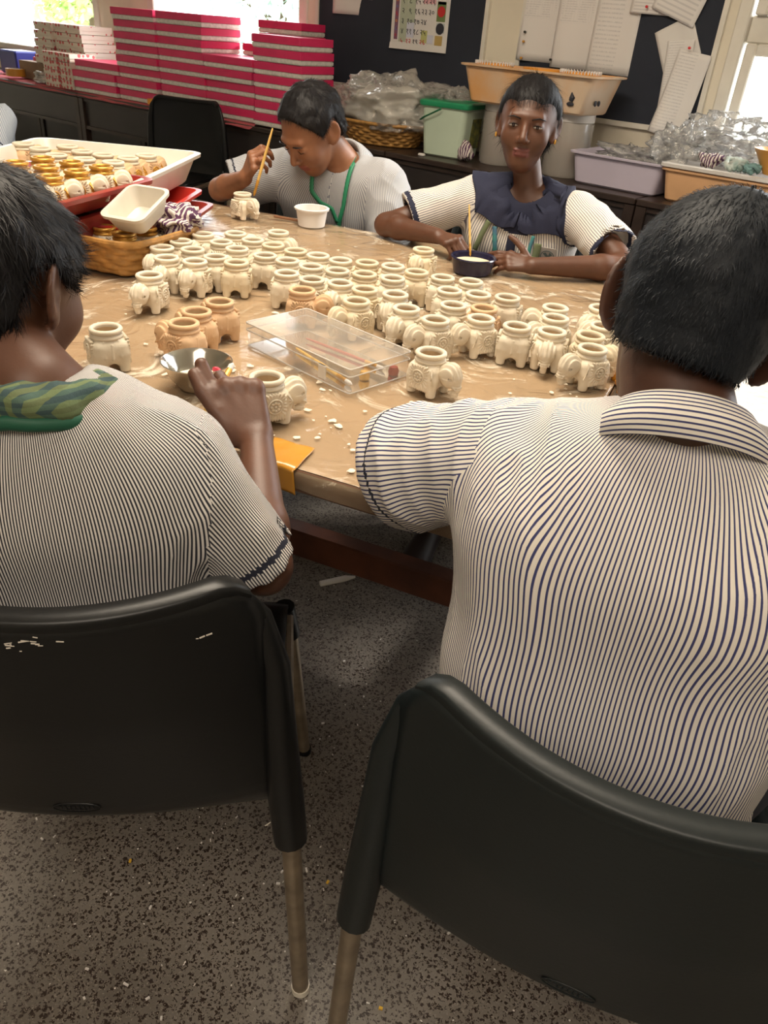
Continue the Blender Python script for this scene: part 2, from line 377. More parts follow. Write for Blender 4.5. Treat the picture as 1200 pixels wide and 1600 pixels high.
# calendar
def text(body, x, z, size, M, parent, y=-.004, name='numeral'):
    c = bpy.data.curves.new(name, 'FONT'); c.body = body; c.size = size; c.align_x = 'CENTER'; c.align_y = 'CENTER'; c.extrude = .0003
    c.materials.append(M); o = bpy.data.objects.new(name, c); COL.objects.link(o); bpy.context.view_layer.update()
    me = bpy.data.meshes.new_from_object(o.evaluated_get(bpy.context.evaluated_depsgraph_get())); bpy.data.objects.remove(o)
    if not me.materials: me.materials.append(M)
    return link(name, me, parent, (x, y, z), (PI/2, 0, 0))
cal = empty('wall_calendar', (-3.06, WY-.016, 1.185), 0, 'printed wall calendar with big numerals, pinned on the left notice board', 'calendar')
slb = MB(); slab(slb, 0, .375, 0, .46, -.002, 0); slb.build('page', PAPER, cal, smooth=False)
slb = MB(); slb.grid(lambda u, v: (u*.375, -.006-.01*(1-v)*abs(u-.5), v*.03), 8, 2); slb.build('page_fold', PAPER, cal)
INK = mat('black_ink', (.03,.03,.04), .7); REDI = mat('red_ink', (.55,.03,.03), .7); GRN = mat('pale_green_print', (.45,.50,.38), .7)
LIL = mat('lilac_print', (.60,.62,.72), .7); ROSE = mat('rose_print', (.75,.42,.45), .7); BLUI = mat('blue_print', (.12,.2,.45), .6)
def patch(x0, x1, z0, z1, M, y=-.0025, nm='printed_cell'):
    z0 *= .63; z1 *= .63; q = MB(); slab(q, x0, x1, z0, z1, y-.0006, y); q.build(nm, M, cal, smooth=False)
patch(.055, .105, .055, .44, GRN); patch(.107, .155, .10, .44, GRN); patch(.107, .155, .09, .2, LIL, -.0032)
patch(.205, .285, .34, .44, ROSE); patch(.205, .245, .06, .15, mat('olive_print', (.5,.5,.2), .7)); patch(.247, .285, .06, .12, LIL)
patch(.022, .046, .07, .44, mat('purple_strip', (.22,.10,.16), .6))
for k, cc in enumerate((REDI, BLUI, ORANGE, REDI, BLUI, ORANGE, REDI)): text('०८०६०८०'[k], (.034), (.10+.052*k)*.63, .030, cc, cal, name='strip_letter')
patch(.297, .352, .22, .36, mat('green_ad', (.16,.22,.08), .6), nm='advert'); patch(.30, .349, .34, .40, PAPER, nm='advert'); patch(.30, .352, .14, .21, mat('sky_ad', (.45,.5,.5), .6), nm='advert'); patch(.297, .345, .05, .12, mat('ochre_ad', (.5,.35,.12), .6), nm='advert')
MB().lathe([(0,0),(.024,0),(.024,.001),(0,.001)], 20, sx=1).build('advert_disc', REDI, cal, loc=(.325, -.0035, .183), rot=(PI/2,0,0))
MB().lathe([(0,0),(.026,0),(.026,.001),(0,.001)], 20, sx=1).build('advert_disc', INK, cal, loc=(.325, -.0035, .107), rot=(PI/2,0,0))
rows = [('','१','८','१५','२२','२९'), ('','२','९','१६','२३','३०'), ('','३','१०','१७','२४',''), ('','४','११','१८','२५',''), ('','५','१२','१९','२६','')]
for r, row in enumerate(rows):
    for k, t in enumerate(row):
        if t: text(t, .030+.0465*k, .222-.046*r, .036, REDI if r == 4 and k in (1, 2, 4) else INK, cal)

# ------------------------------------------------------------------ desks along the back wall
DY0, DY1 = 3.36, 3.90
def desk(x0, x1, label):
    e = empty('desk', ((x0+x1)/2, (DY0+DY1)/2, 0), 0, label, 'desk', 'dark desks along the back wall'); cx = (x0+x1)/2; cy = (DY0+DY1)/2; W = x1-x0-.006
    MB().box((0, 0, .737), (W, DY1-DY0, .026), bev=.004).build('desk_top', DESK, e, smooth=False)
    MB().box((0, DY0+.035-cy, .635), (W-.09, .018, .165)).build('front_panel', DESKP, e, smooth=False)
    MB().box((0, DY0+.030-cy, .712), (W-.09, .03, .018)).build('rail', DESK, e, smooth=False)
    MB().box((0, DY0+.030-cy, .545), (W-.09, .03, .022)).build('rail', DESK, e, smooth=False)
    MB().box((0, DY1-.03-cy, .40), (W-.09, .018, .55)).build('back_panel', DESKP, e, smooth=False)
    for sx in (-1, 1):
        for yy in (DY0+.03-cy, DY1-.03-cy):
            MB().box((sx*(W/2-.023), yy, .362), (.046, .046, .724), bev=.003).build('leg', DESK, e, smooth=False)
xs = [-8.0, -6.65, -5.3, -3.95, -2.62, -1.27, .08, 1.43]
dl = ['dark desk at the far left end, under the left window', 'dark desk under the blue box and amber tape roll', 'dark desk under the polka dot boxes and the low pink stack', 'dark desk under the tallest pink box stacks', 'dark desk carrying the green lidded tub, jars and clear plastic bag', 'dark desk carrying the lavender tub', 'dark desk by the right window under the peach tub', 'dark desk beyond, at the right wall end']
for i in range(len(xs)-1): desk(xs[i], xs[i+1], dl[i] if i != 4 else dl[4])
DZ = .751
# pink cloth on the desks
cl = MB().grid(lambda u, v: (-6.9+u*3.32, 3.345+v*.40 + .01*math.sin(u*30), DZ+.003+.005*abs(math.sin(u*41+v*5))*(1-v)-(.02 if v == 0 else 0)), 80, 8)
o = cl.build('cloth', PINKCLOTH); tag(o, 'pink red cloth spread on the desks under the boxes', 'cloth'); mdf = o.modifiers.new('t', 'SOLIDIFY'); mdf.thickness = .002

# ------------------------------------------------------------------ pink striped gift boxes
def pink_proto(wd, dp):
    e = empty('gift_box', (0,0,0)); h = .0622
    MB().box((0, 0, .0125), (wd-.012, dp-.012, .025)).build('base', SILV, e, smooth=False)
    MB().box((0, 0, .0125), (wd-.004, dp-.004, .016)).build('silver_band', SILV, e, smooth=False)
    MB().box((0, 0, .043), (wd, dp, .037), bev=.0012).build('lid', PINK, e, smooth=False)
    return e
used = set()
PP = {}
def pink_box(x, y, z, wd, rz, label, dp=.30):
    k = (wd, dp)
    if k not in PP: PP[k] = pink_proto(wd, dp); e = PP[k]
    else: e = copy_tree(PP[k])
    e.location = (x, y, z); e.rotation_euler = (0, 0, rz); tag(e, label, 'box', 'pink and silver gift boxes on the desks')
ORD = ['bottom', 'second from bottom', 'third from bottom', 'fourth from bottom', 'fifth from bottom', 'sixth from bottom', 'seventh from bottom', 'eighth from bottom']
Z0 = DZ+.009
def stack(cx, n, wd, name, y=3.55, jit=.012, dp=.30, rz=0, z0=None, top=True):
    for k in range(n):
        pos = 'top' if k == n-1 else ORD[k]
        pink_box(cx+random.uniform(-jit, jit)*(k > 0), y+random.uniform(-jit, jit), (Z0 if z0 is None else z0)+k*.0632, wd, rz+random.uniform(-.012, .012), 'pink gift box, %s in the %s' % (pos, name), dp)
stack(-5.12, 3, .47, 'low stack of three')
stack(-4.66, 8, .41, 'leftmost tall pink stack')
stack(-4.235, 8, .41, 'second tall pink stack from the left')
stack(-3.815, 5, .41, 'shorter stack of five')
stack(-3.40, 7, .36, 'separate pink stack behind the bowed man', y=3.50, dp=.26, jit=.008)
stack(-3.66, 2, .34, 'pair raised behind the shorter stack', y=3.76, dp=.20, jit=.004, z0=Z0+.0632*6)
stack(-3.815, 6, .41, 'rear stack behind the shorter one', y=3.79, dp=.17, jit=.002)
# polka boxes
def polka():
    M = mat('polka_card', (.74,.66,.56), .6); nt = M.node_tree; b = nt.nodes['Principled BSDF']
    tc = nt.nodes.new('ShaderNodeTexCoord'); v = nt.nodes.new('ShaderNodeTexVoronoi'); v.inputs['Scale'].default_value = 27; v.inputs['Randomness'].default_value = .35
    r = nt.nodes.new('ShaderNodeValToRGB'); r.color_ramp.interpolation = 'CONSTANT'; r.color_ramp.elements[0].color = (.60,.10,.10,1); r.color_ramp.elements[1].position = .36; r.color_ramp.elements[1].color = (.74,.66,.56,1)
    nt.links.new(tc.outputs['Object'], v.inputs['Vector']); nt.links.new(v.outputs['Distance'], r.inputs['Fac']); nt.links.new(r.outputs[0], b.inputs['Base Color']); return M
PK = polka(); SEAM = mat('box_seam', (.35,.28,.22), .8)
PKP = {}
def polka_box(x, y, z, d, label, rz=0):
    if d not in PKP:
        e = empty('patterned_box', (0,0,0)); MB().box((0,0,d[2]*.42), (d[0]-.006, d[1]-.006, d[2]*.84)).build('base', PK, e, smooth=False)
        MB().box((0,0,d[2]*.7), (d[0], d[1], d[2]*.55), bev=.001).build('lid', PK, e, smooth=False); PKP[d] = e
    else: e = copy_tree(PKP[d])
    e.location = (x, y, z); e.rotation_euler = (0, 0, rz); tag(e, label, 'box', 'polka dot boxes on the left desk')
cb = MB().box((-5.85, 3.66, Z0+.058), (.78, .30, .115), bev=.003).build('cardboard_box', mat('brown_card', (.28,.19,.12), .8, var=.2), smooth=False); tag(cb, 'flat brown cardboard box under the tall polka dot stack', 'box')
for k in range(5):
    polka_box(-5.93+.01*k, 3.66, Z0+.118+k*.0515, (.22, .26, .0505), 'polka dot box, %s in the left column on the cardboard box' % ('top' if k == 4 else ORD[k]))
    polka_box(-5.62-.012*k+.03, 3.68, Z0+.118+k*.0515, (.34, .26, .0505), 'polka dot box, %s in the right column on the cardboard box' % ('top' if k == 4 else ORD[k]))
for k in range(4):
    polka_box(-5.60, 3.44, Z0+k*.0535, (.185, .125, .0525), 'polka dot box, %s in the small front left stack' % ('top' if k == 3 else ORD[k]))
    polka_box(-5.43, 3.48, Z0+k*.0535, (.14, .20, .0525), 'polka dot box, %s in the small stack beside the pink boxes' % ('top' if k == 3 else ORD[k]))
o = MB().box((0,0,.07), (.14,.22,.14), bev=.003).build('gift_box', PINK, None, smooth=False, loc=(-6.14, 3.72, Z0)); tag(o, 'pink red box peeking out left of the polka dot stack', 'box')
o = MB().box((0,0,.08), (.24,.2,.16), bev=.01).build('box', mat('blue_card', (.02,.03,.22), .4), None, smooth=False, loc=(-6.52, 3.68, Z0)); tag(o, 'deep blue box at the left edge of the desk row', 'box')
tr = empty('tape_roll', (-6.20, 3.45, Z0+.012), 0, 'roll of amber packing tape lying on the pink cloth', 'tape')
MB().lathe([(.045,0),(.068,0),(.068,.048),(.045,.048),(.045,0)], 32).build('tape', MUSTARD, tr); MB().lathe([(.041,0),(.045,0),(.045,.05),(.041,.05),(.041,0)], 32).build('core', SEAM, tr)
o = MB().lathe([(.02,0),(.032,0),(.032,.03),(.02,.03),(.02,0)], 20).build('tape_roll', ORANGE, None, loc=(-4.48, 3.365, Z0+.006), rot=(0,0,0)); tag(o, 'small orange tape roll on the desk edge above the black chair', 'tape')
# loose film by the cardboard box
def blob(name, c, r, M, seed, amp, label, cat, parent=None, n=40, fr=3.0, floor_z=None, ridge=True):
    mb = MB(); vs = []
    nn = n; mm = n//2
    rings = []
    for i in range(1, mm):
        ring = []
        for j in range(nn):
            th = PI*i/mm; ph = 2*PI*j/nn
            d = Vector((math.sin(th)*math.cos(ph), math.sin(th)*math.sin(ph), -math.cos(th)))
            k = 1+amp*mnoise.noise(d*fr*.5+Vector((seed, 0, 0)))*1.4
            if ridge: k += amp*.55*(abs(mnoise.noise(d*fr*1.3+Vector((0, seed, 0))))-.2) + amp*.3*abs(mnoise.noise(d*fr*3+Vector((0, 0, seed))))
            p = Vector((c[0]+d.x*r[0]*k, c[1]+d.y*r[1]*k, c[2]+d.z*r[2]*k))
            if floor_z is not None: p.z = max(p.z, floor_z)
            ring.append(p)
        rings.append(ring)
    mb.loft(rings, True, True); o = mb.build(name, M, parent, ang=180)
    if not parent: tag(o, label, cat)
    return o
blob('plastic_film', (-5.80, 3.44, Z0+.03), (.11,.05,.04), BAG, 3, .5, 'crumpled clear film before the cardboard box', 'plastic', floor_z=Z0+.004)

# ------------------------------------------------------------------ things on the right desks
def weave_basket(name, prof_fn, nseg, rows, zt, M, parent, per=24, amp=.003):
    """woven wall: rows of strands bulging over and under stakes"""
    mb = MB()
    nu = nseg; nv = rows*4
    def fn(u, v):
        x, y, nx, ny = prof_fn(u, v)
        row = int(v*rows*.999); ph = (row % 2)*PI
        b = amp*math.sin(u*per*2*PI*.5+ph)+amp*1.2*abs(math.sin(v*rows*PI))
        return (x+nx*b, y+ny*b, v*zt)
    mb.grid(fn, nu, nv)
    o = mb.build(name, M, parent, ang=180); md = o.modifiers.new('t', 'SOLIDIFY'); md.thickness = .004; md.offset = -1
    return o
bk = empty('basket', (-2.82, 3.60, DZ), 0, 'round woven cane basket under the big clear plastic bag', 'basket')
def circ(u, v, r0=.20, r1=.285):
    a = 2*PI*u; r = r0+(r1-r0)*v; return (math.cos(a)*r, math.sin(a)*r*.68, math.cos(a), math.sin(a))
weave_basket('woven_side', circ, 240, 7, .105, WICKER, bk, 40, .004)
MB().lathe([(0,.004),(.20,.004),(.20,.012),(0,.012)], 40, sy=.68).build('base', WICKER, bk)
MB().tube([(math.cos(a*PI/20)*.29, math.sin(a*PI/20)*.2, .108) for a in range(41)], .008, 8).build('rim', WICKER, bk)
bg_ = blob('plastic_bag', (-2.78, 3.62, DZ+.185), (.335,.21,.135), BAG, 11, .32, 'big crumpled clear plastic bag heaped on the round basket', 'bag', n=120, fr=4.5, floor_z=DZ+.08)
blob('plastic_bag', (-2.50, 3.74, DZ+.17), (.24,.10,.11), BAG, 23, .45, 'looser end of clear film behind the green lidded tub', 'bag', n=80, fr=4.5, floor_z=DZ+.01)
blob('wrapped_bundle', (-2.80, 3.62, DZ+.16), (.26,.16,.11), mat('white_bundle', (.80,.76,.68), .6, bump=.6, bscale=20, bdist=.01), 5, .25, 'pale bundle seen inside the clear plastic bag', 'bundle', n=60, floor_z=DZ+.07)
# green-lidded tub
tb = empty('storage_tub', (-2.375, 3.585, DZ), .10, 'square translucent tub with a green lid and green handle', 'tub')
def rrect(wx, wy, r, z, n=6):
    pts = []
    for (sx, sy, a0) in ((1,1,0),(-1,1,PI/2),(-1,-1,PI),(1,-1,3*PI/2)):
        for k in range(n+1):
            a = a0+PI/2*k/n; pts.append((sx*(wx-r)+r*math.cos(a), sy*(wy-r)+r*math.sin(a), z))
    return pts
def tubmesh(wx, wy, h, t, r, taper=.85, lip=.012, lipt=.008, base=.004):
    mb = MB(); R_ = [rrect(wx*taper-.01, wy*taper-.01, r*.7, 0), rrect(wx*taper, wy*taper, r, .008), rrect(wx*.99, wy*.99, r, h-lipt-.004), rrect(wx+lip, wy+lip, r+lip*.6, h-lipt), rrect(wx+lip+.001, wy+lip+.001, r+lip*.6, h-.001), rrect(wx+lip-.002, wy+lip-.002, r+lip*.6, h), rrect(wx-t*.3, wy-t*.3, r, h), rrect(wx-t, wy-t, r, h-.006), rrect(wx*taper-t, wy*taper-t, r*.8, base+.006), rrect(wx*taper-t-.01, wy*taper-t-.01, r*.6, base)]
    return mb.loft(R_, True, True)
TUBG = mat('pale_green_tub', (.56,.66,.52), .35, var=.08, vscale=5)
tubmesh(.125, .115, .225, .004, .03, .86, .004).build('tub_body', TUBG, tb)
MB().loft([rrect(.136,.126,.03,.222), rrect(.138,.128,.03,.226), rrect(.138,.128,.03,.242), rrect(.132,.122,.028,.247), rrect(.105,.095,.02,.247), rrect(.10,.09,.02,.243)], True, True).build('lid', GREENP, tb)
MB().tube([(-.128,-.10,.155), (-.09,-.135,.172), (0,-.14,.215), (.0,-.137,.222)], .008, 8, flat=.35).build('handle', GREENP, tb)
MB().box((.116,.03,.12), (.003,.10,.15), ry=.06).build('label_panel', mat('yellow_green_label', (.30,.28,.06), .5, col2=(.08,.10,.05), vscale=40), tb, smooth=False)
o = MB().box((0,0,.006), (.035,.02,.012), bev=.003).build('eraser', PAPER, None, loc=(-2.43, 3.42, DZ)); tag(o, 'small white lump on the desk before the green lidded tub', 'eraser')
# jars
def jar(x, y, r, h, label, body=CLEARJ, lid=PAPER):
    e = empty('jar', (x, y, DZ), 0, label, 'jar')
    MB().lathe([(0,0),(r*.95,0),(r,.01),(r,h*.86),(r*.9,h*.9),(r*.88,h*.9),(r*.95,h*.85),(r*.96,.01),(0,.006)], 32).build('jar_body', body, e)
    MB().lathe([(r*.98,h*.88),(r*.98,h),(0,h)], 32).build('lid', lid, e)
    return e
SCARF = mat('red_flower_fabric', (.50,.16,.12), .8, col2=(.35,.3,.25), vscale=30)
CLLID = mat('clear_grey_lid', (.55,.52,.50), .35)
jar(-2.11, 3.62, .095, .262, 'tall cloudy jar with striped cloth inside, beside the green lidded tub', CLEARJ, CLLID)
jar(-1.75, 3.62, .105, .262, 'tall cloudy jar behind the girl, on the right side of her head', CLEARJ, CLLID)
blob('cloth', (-2.11, 3.62, DZ+.09), (.07,.07,.08), SCARF, 2, .3, 'reddish fabric inside the cloudy jar left of the girl', 'cloth', floor_z=DZ+.02)
blob('cloth', (-1.75, 3.62, DZ+.09), (.08,.08,.08), SCARF, 9, .3, 'reddish fabric inside the cloudy jar right of the girl', 'cloth', floor_z=DZ+.02)
STRC = mat('striped_cloth', (.55,.5,.5), .8); nt = STRC.node_tree; wv = nt.nodes.new('ShaderNodeTexWave'); wv.inputs['Scale'].default_value = 28; wv.inputs['Distortion'].default_value = 2.5
tcn = nt.nodes.new('ShaderNodeTexCoord'); nt.links.new(tcn.outputs['Object'], wv.inputs['Vector']); rp = nt.nodes.new('ShaderNodeValToRGB'); rp.color_ramp.elements[0].position = .45; rp.color_ramp.elements[1].position = .55
rp.color_ramp.elements[0].color = (.10,.035,.09,1); rp.color_ramp.elements[1].color = (.66,.60,.55,1); nt.links.new(wv.outputs['Fac'], rp.inputs['Fac']); nt.links.new(rp.outputs[0], nt.nodes['Principled BSDF'].inputs['Base Color'])
blob('cloth', (-2.225, 3.50, DZ+.045), (.035,.035,.045), STRC, 9, .3, 'small striped cloth wedged between green lidded tub and jar', 'cloth', floor_z=DZ+.001)
# container with orange discs on top of the jars
PEACH2 = mat('milky_beige_plastic', (.66,.50,.36), .35, col2=(.70,.36,.14), vscale=5)
ct = empty('container', (-1.94, 3.62, DZ+.2625), 0, 'peach tinted clear container standing across the two jars', 'container')
tubmesh(.335, .16, .155, .004, .035, .88, .016).build('container_body', PEACH2, ct)
sy = MB().tube([(.24,-.151,.055),(.245,-.151,.068),(.24,-.153,.088)], [.010,.013,.002], 8); sy.build('flame_mark', INK, ct); MB().ball((.24,-.151,.043), (.018,.003,.008)).build('flame_mark', INK, ct)
for k in range(2): MB().ball((.315-.0,-.06+.035*k,.05), (.006,.008,.012)).build('printed_mark', INK, ct)
for k, (x, y) in enumerate(((-.24, -.03), (0.0, .0), (.20, -.02))):
    d = empty('grater_disc', (-1.94+x, 3.62+y, DZ+.2625+.135), 0, ['orange toothed disc at the left in the peach container', 'flat orange lid in the middle of the peach container', 'orange toothed disc at the right in the peach container'][k], 'disc')
    MB().lathe([(0,0),(.088,0),(.092,.01),(.09,.026),(0,.028)], 40, sy=.95).build('disc', ORANGE, d)
    if k != 1:
        tb_ = MB()
        for j in range(40):
            a = 2*PI*j/40; tb_.box((math.cos(a)*.09, math.sin(a)*.086, .027), (.006,.004,.014), rz=a)
        tb_.build('teeth', PAPER, d, smooth=False)
# lavender tub with film
LAV = mat('lavender_plastic', (.56,.50,.60), .4, var=.06, vscale=5)
lv = empty('storage_tub', (-1.43, 3.61, DZ), -.04, 'lavender plastic tub with clear film inside', 'tub')
tubmesh(.215, .15, .13, .004, .03, .9, .014).build('tub_body', LAV, lv)
blob('plastic_film', (-1.40, 3.62, DZ+.115), (.15,.11,.05), BAG2, 31, .6, 'clear film lying in the lavender tub', 'plastic', n=80, fr=5, floor_z=DZ+.02)
blob('plastic_film', (-1.24, 3.60, DZ+.19), (.085,.07,.075), BAG2, 37, .7, 'shiny crumpled clear film standing on the right end of the lavender tub', 'plastic', n=80, fr=5)
blob('plastic_film', (-1.10, 3.76, DZ+.24), (.17,.08,.07), BAG2, 41, .5, 'crinkled clear film heaped under the window frame', 'plastic', n=80, fr=6)
# peach tub with lid, bundles and funnel
pt = empty('storage_tub', (-.93, 3.59, DZ), -.03, 'peach plastic tub with a loose clear lid under the right window', 'tub')
tubmesh(.28, .16, .125, .004, .025, .92, .010).build('tub_body', PEACH, pt)
MB().loft([rrect(.285,.165,.03,.127), rrect(.297,.177,.03,.131), rrect(.297,.177,.03,.143), rrect(.285,.165,.03,.147), rrect(.26,.14,.02,.137), rrect(.25,.13,.02,.135)], True, True).build('lid', translucent('milky_lid', (.78,.74,.70), .75, .2)[0], pt)
def twist(x, y, z, r, M, label, seed):
    mb = MB(); rr = random.Random(seed)
    for k in range(7):
        a0 = rr.random()*6; pts = [(math.cos(a0+t*.9)*r*(.35+.5*math.sin(t*.7+k)), math.sin(a0+t*.9)*r*.6, abs(math.sin(t*.8+k))*r*.75+.008) for t in range(9)]
        mb.tube(pts, r*.17, 7)
    tag(mb.build('cloth_bundle', M, None, loc=(x, y, z), ang=180), label, 'bundle')
twist(-1.06, 3.52, DZ+.137, .055, STRC, 'twisted grey striped cloth bundle on the peach tub lid', 2)
twist(-.95, 3.51, DZ+.137, .055, mat('aqua_cloth', (.30,.46,.44), .7, col2=(.6,.62,.58), vscale=20), 'twisted pale aqua cloth bundle on the peach tub lid', 5)
twist(-.885, 3.50, DZ+.137, .042, mat('teal_cloth', (.18,.32,.32), .7), 'small teal cloth ball beside the yellow bowl', 8)
o = MB().lathe([(.045,0),(.05,.001),(.105,.085),(.108,.09),(.104,.09),(.098,.084),(.045,.008),(0,.006)], 32, cap0=True).build('bowl', mat('amber_bowl', (.62,.30,.06), .35), None, loc=(-.80, 3.54, DZ+.148)); tag(o, 'amber bowl on the peach tub lid at the right edge', 'bowl')
blob('plastic_film', (-.96, 3.66, DZ+.19), (.14,.06,.05), BAG2, 51, .6, 'loose clear film behind the cloth bundles on the peach tub', 'plastic', n=60, fr=6)
# ------------------------------------------------------------------ signed-distance modelling
def V3(*a): return np.array(a, dtype=np.float32)
def sd_cone(P, a, b, ra, rb):
    a = np.asarray(a, np.float32); b = np.asarray(b, np.float32); ab = b-a; L = float(ab@ab)+1e-12
    h = np.clip(((P-a)@ab)/L, 0, 1); return np.linalg.norm(P-a-h[..., None]*ab, axis=-1)-(ra+(rb-ra)*h)
def sd_ell(P, c, r, Rm=None):
    q = P-np.asarray(c, np.float32)
    if Rm is not None: q = q@np.asarray(Rm, np.float32).T
    r = np.asarray(r, np.float32); k0 = np.linalg.norm(q/r, axis=-1); k1 = np.linalg.norm(q/(r*r), axis=-1)+1e-9
    return k0*(k0-1)/k1
def sd_box(P, c, h, r=0):
    q = np.abs(P-np.asarray(c, np.float32))-(np.asarray(h, np.float32)-r)
    return np.linalg.norm(np.maximum(q, 0), axis=-1)+np.minimum(q.max(-1), 0)-r
def smin(a, b, k):
    h = np.clip(.5+.5*(b-a)/k, 0, 1); return b+(a-b)*h-k*h*(1-h)
def smax(a, b, k): return -smin(-a, -b, k)
_lat = np.random.default_rng(3).random((32, 32, 32)).astype(np.float32)
def vnoise(P, sc, seed=0):
    q = P*sc+seed*7.31; i = np.floor(q).astype(int); f = (q-i).astype(np.float32); f = f*f*(3-2*f); i0 = i % 32; i1 = (i0+1) % 32
    g = lambda x, y, z: _lat[x, y, z]
    x0, y0, z0 = i0[..., 0], i0[..., 1], i0[..., 2]; x1, y1, z1 = i1[..., 0], i1[..., 1], i1[..., 2]; fx, fy, fz = f[..., 0], f[..., 1], f[..., 2]
    return ((g(x0,y0,z0)*(1-fx)+g(x1,y0,z0)*fx)*(1-fy)+(g(x0,y1,z0)*(1-fx)+g(x1,y1,z0)*fx)*fy)*(1-fz)+((g(x0,y0,z1)*(1-fx)+g(x1,y0,z1)*fx)*(1-fy)+(g(x0,y1,z1)*(1-fx)+g(x1,y1,z1)*fx)*fy)*fz
def nets(fn, lo, hi, h, bs=8, margin=.02):
    lo = np.array(lo, np.float32); n = (np.ceil((np.array(hi)-lo)/h/bs).astype(int)*bs)
    nb = n//bs; D = np.full(n, 1.0, np.float32)
    bi = np.stack(np.meshgrid(*[np.arange(k) for k in nb], indexing='ij'), -1).reshape(-1, 3)
    cd = fn((lo+(bi*bs+bs/2)*h).astype(np.float32)); half = bs*h*.9
    act = np.abs(cd) < half+margin
    off = np.stack(np.meshgrid(*[np.arange(bs)]*3, indexing='ij'), -1).reshape(-1, 3)
    for b, v in zip(bi[~act], cd[~act]):
        if v < 0: D[b[0]*bs:(b[0]+1)*bs, b[1]*bs:(b[1]+1)*bs, b[2]*bs:(b[2]+1)*bs] = -1
    ab = bi[act]; CH = 400
    for s in range(0, len(ab), CH):
        g = (ab[s:s+CH, None, :]*bs+off[None]).reshape(-1, 3); D[g[:, 0], g[:, 1], g[:, 2]] = fn((lo+g*h).astype(np.float32))
    S = D < 0; c = np.zeros(np.array(D.shape)-1, np.int8)
    for dx in (0, 1):
        for dy in (0, 1):
            for dz in (0, 1): c += S[dx:S.shape[0]-1+dx, dy:S.shape[1]-1+dy, dz:S.shape[2]-1+dz]
    A = (c > 0) & (c < 8); cells = np.argwhere(A); idx = np.full(A.shape, -1, np.int32); idx[A] = np.arange(len(cells))
    acc = np.zeros((len(cells), 3)); cnt = np.zeros(len(cells))
    cor = [(x, y, z) for x in (0, 1) for y in (0, 1) for z in (0, 1)]
    for a in cor:
        for b in cor:
            if sum(b)-sum(a) != 1 or any(b[k] < a[k] for k in range(3)): continue
            da = D[tuple((cells+a).T)]; db = D[tuple((cells+b).T)]; mk = (da < 0) != (db < 0)
            t = np.where(mk, da/(da-db+1e-20), 0)
            acc += np.where(mk[:, None], np.array(a)+(np.array(b)-np.array(a))*t[:, None], 0); cnt += mk
    verts = lo+(cells+acc/cnt[:, None])*h
    quads = []
    for ax in range(3):
        o1, o2 = [k for k in range(3) if k != ax]
        e = np.zeros(3, int); e[ax] = 1; sh = [slice(1, s-1) for s in D.shape]; sh[ax] = slice(0, D.shape[ax]-1)
        sh2 = list(sh); sh2[ax] = slice(1, D.shape[ax])
        s0 = S[tuple(sh)]; s1 = S[tuple(sh2)]; E_ = np.argwhere(s0 != s1); flip = s0[tuple(E_.T)]
        p = E_.copy(); p[:, o1] += 1; p[:, o2] += 1
        def I(d1, d2):
            q = p.copy(); q[:, o1] += d1; q[:, o2] += d2; return idx[tuple(q.T)]
        q = np.stack([I(-1,-1), I(0,-1), I(0,0), I(-1,0)], 1)
        if ax == 1: flip = ~flip
        q[~flip] = q[~flip][:, ::-1]; quads.append(q)
    return verts, np.concatenate(quads)
def npmesh(name, v, q, mats, smooth=True):
    me = bpy.data.meshes.new(name); me.vertices.add(len(v)); me.vertices.foreach_set('co', np.asarray(v, np.float32).ravel())
    me.loops.add(q.size); me.loops.foreach_set('vertex_index', q.astype(np.int32).ravel()); me.polygons.add(len(q))
    me.polygons.foreach_set('loop_start', np.arange(0, q.size, 4, dtype=np.int32)); me.update(calc_edges=True); me.validate()
    if smooth: me.shade_smooth()
    for M in mats: me.materials.append(M)
    return me

# ------------------------------------------------------------------ the work table
TOPM = mat('brown_laminate', (.42,.285,.165), .35, var=.15, vscale=5)
wt = empty('work_table', T(-1.35, .7, 0), TA, 'long low brown work table under clear plastic sheeting', 'table')
MB().box((0,0,.735), (2.69,1.39,.028)).build('table_top', TOPM, wt, smooth=False)
EDGEB = mat('brown_edge_band', (.16,.085,.05), .4)
for sy in (-1,1): MB().box((0, sy*.6975, .733), (2.70,.006,.036), bev=.002).build('edge_band', EDGEB, wt, smooth=False)
for sx in (-1,1): MB().box((sx*1.3475, 0, .733), (.006,1.389,.036), bev=.002).build('edge_band', EDGEB, wt, smooth=False)
for sy in (-1,1): MB().box((0, sy*.54, .690), (2.50,.025,.06)).build('apron', WOOD, wt, smooth=False)
for sx in (-1,1): MB().box((sx*1.26, 0, .690), (.025,1.06,.06)).build('apron', WOOD, wt, smooth=False)
for sx in (-1,1):
    for sy in (-1,1): MB().box((sx*1.31, sy*.50, .36), (.06,.06,.72), bev=.004).build('leg', WOOD, wt, smooth=False)
    MB().box((sx*1.31, 0, .20), (.04,.96,.06)).build('cross_rail', WOOD, wt, smooth=False)
MB().box((0, -.15, .205), (2.58,.05,.075), bev=.004).build('foot_rail', WOOD, wt, smooth=False)
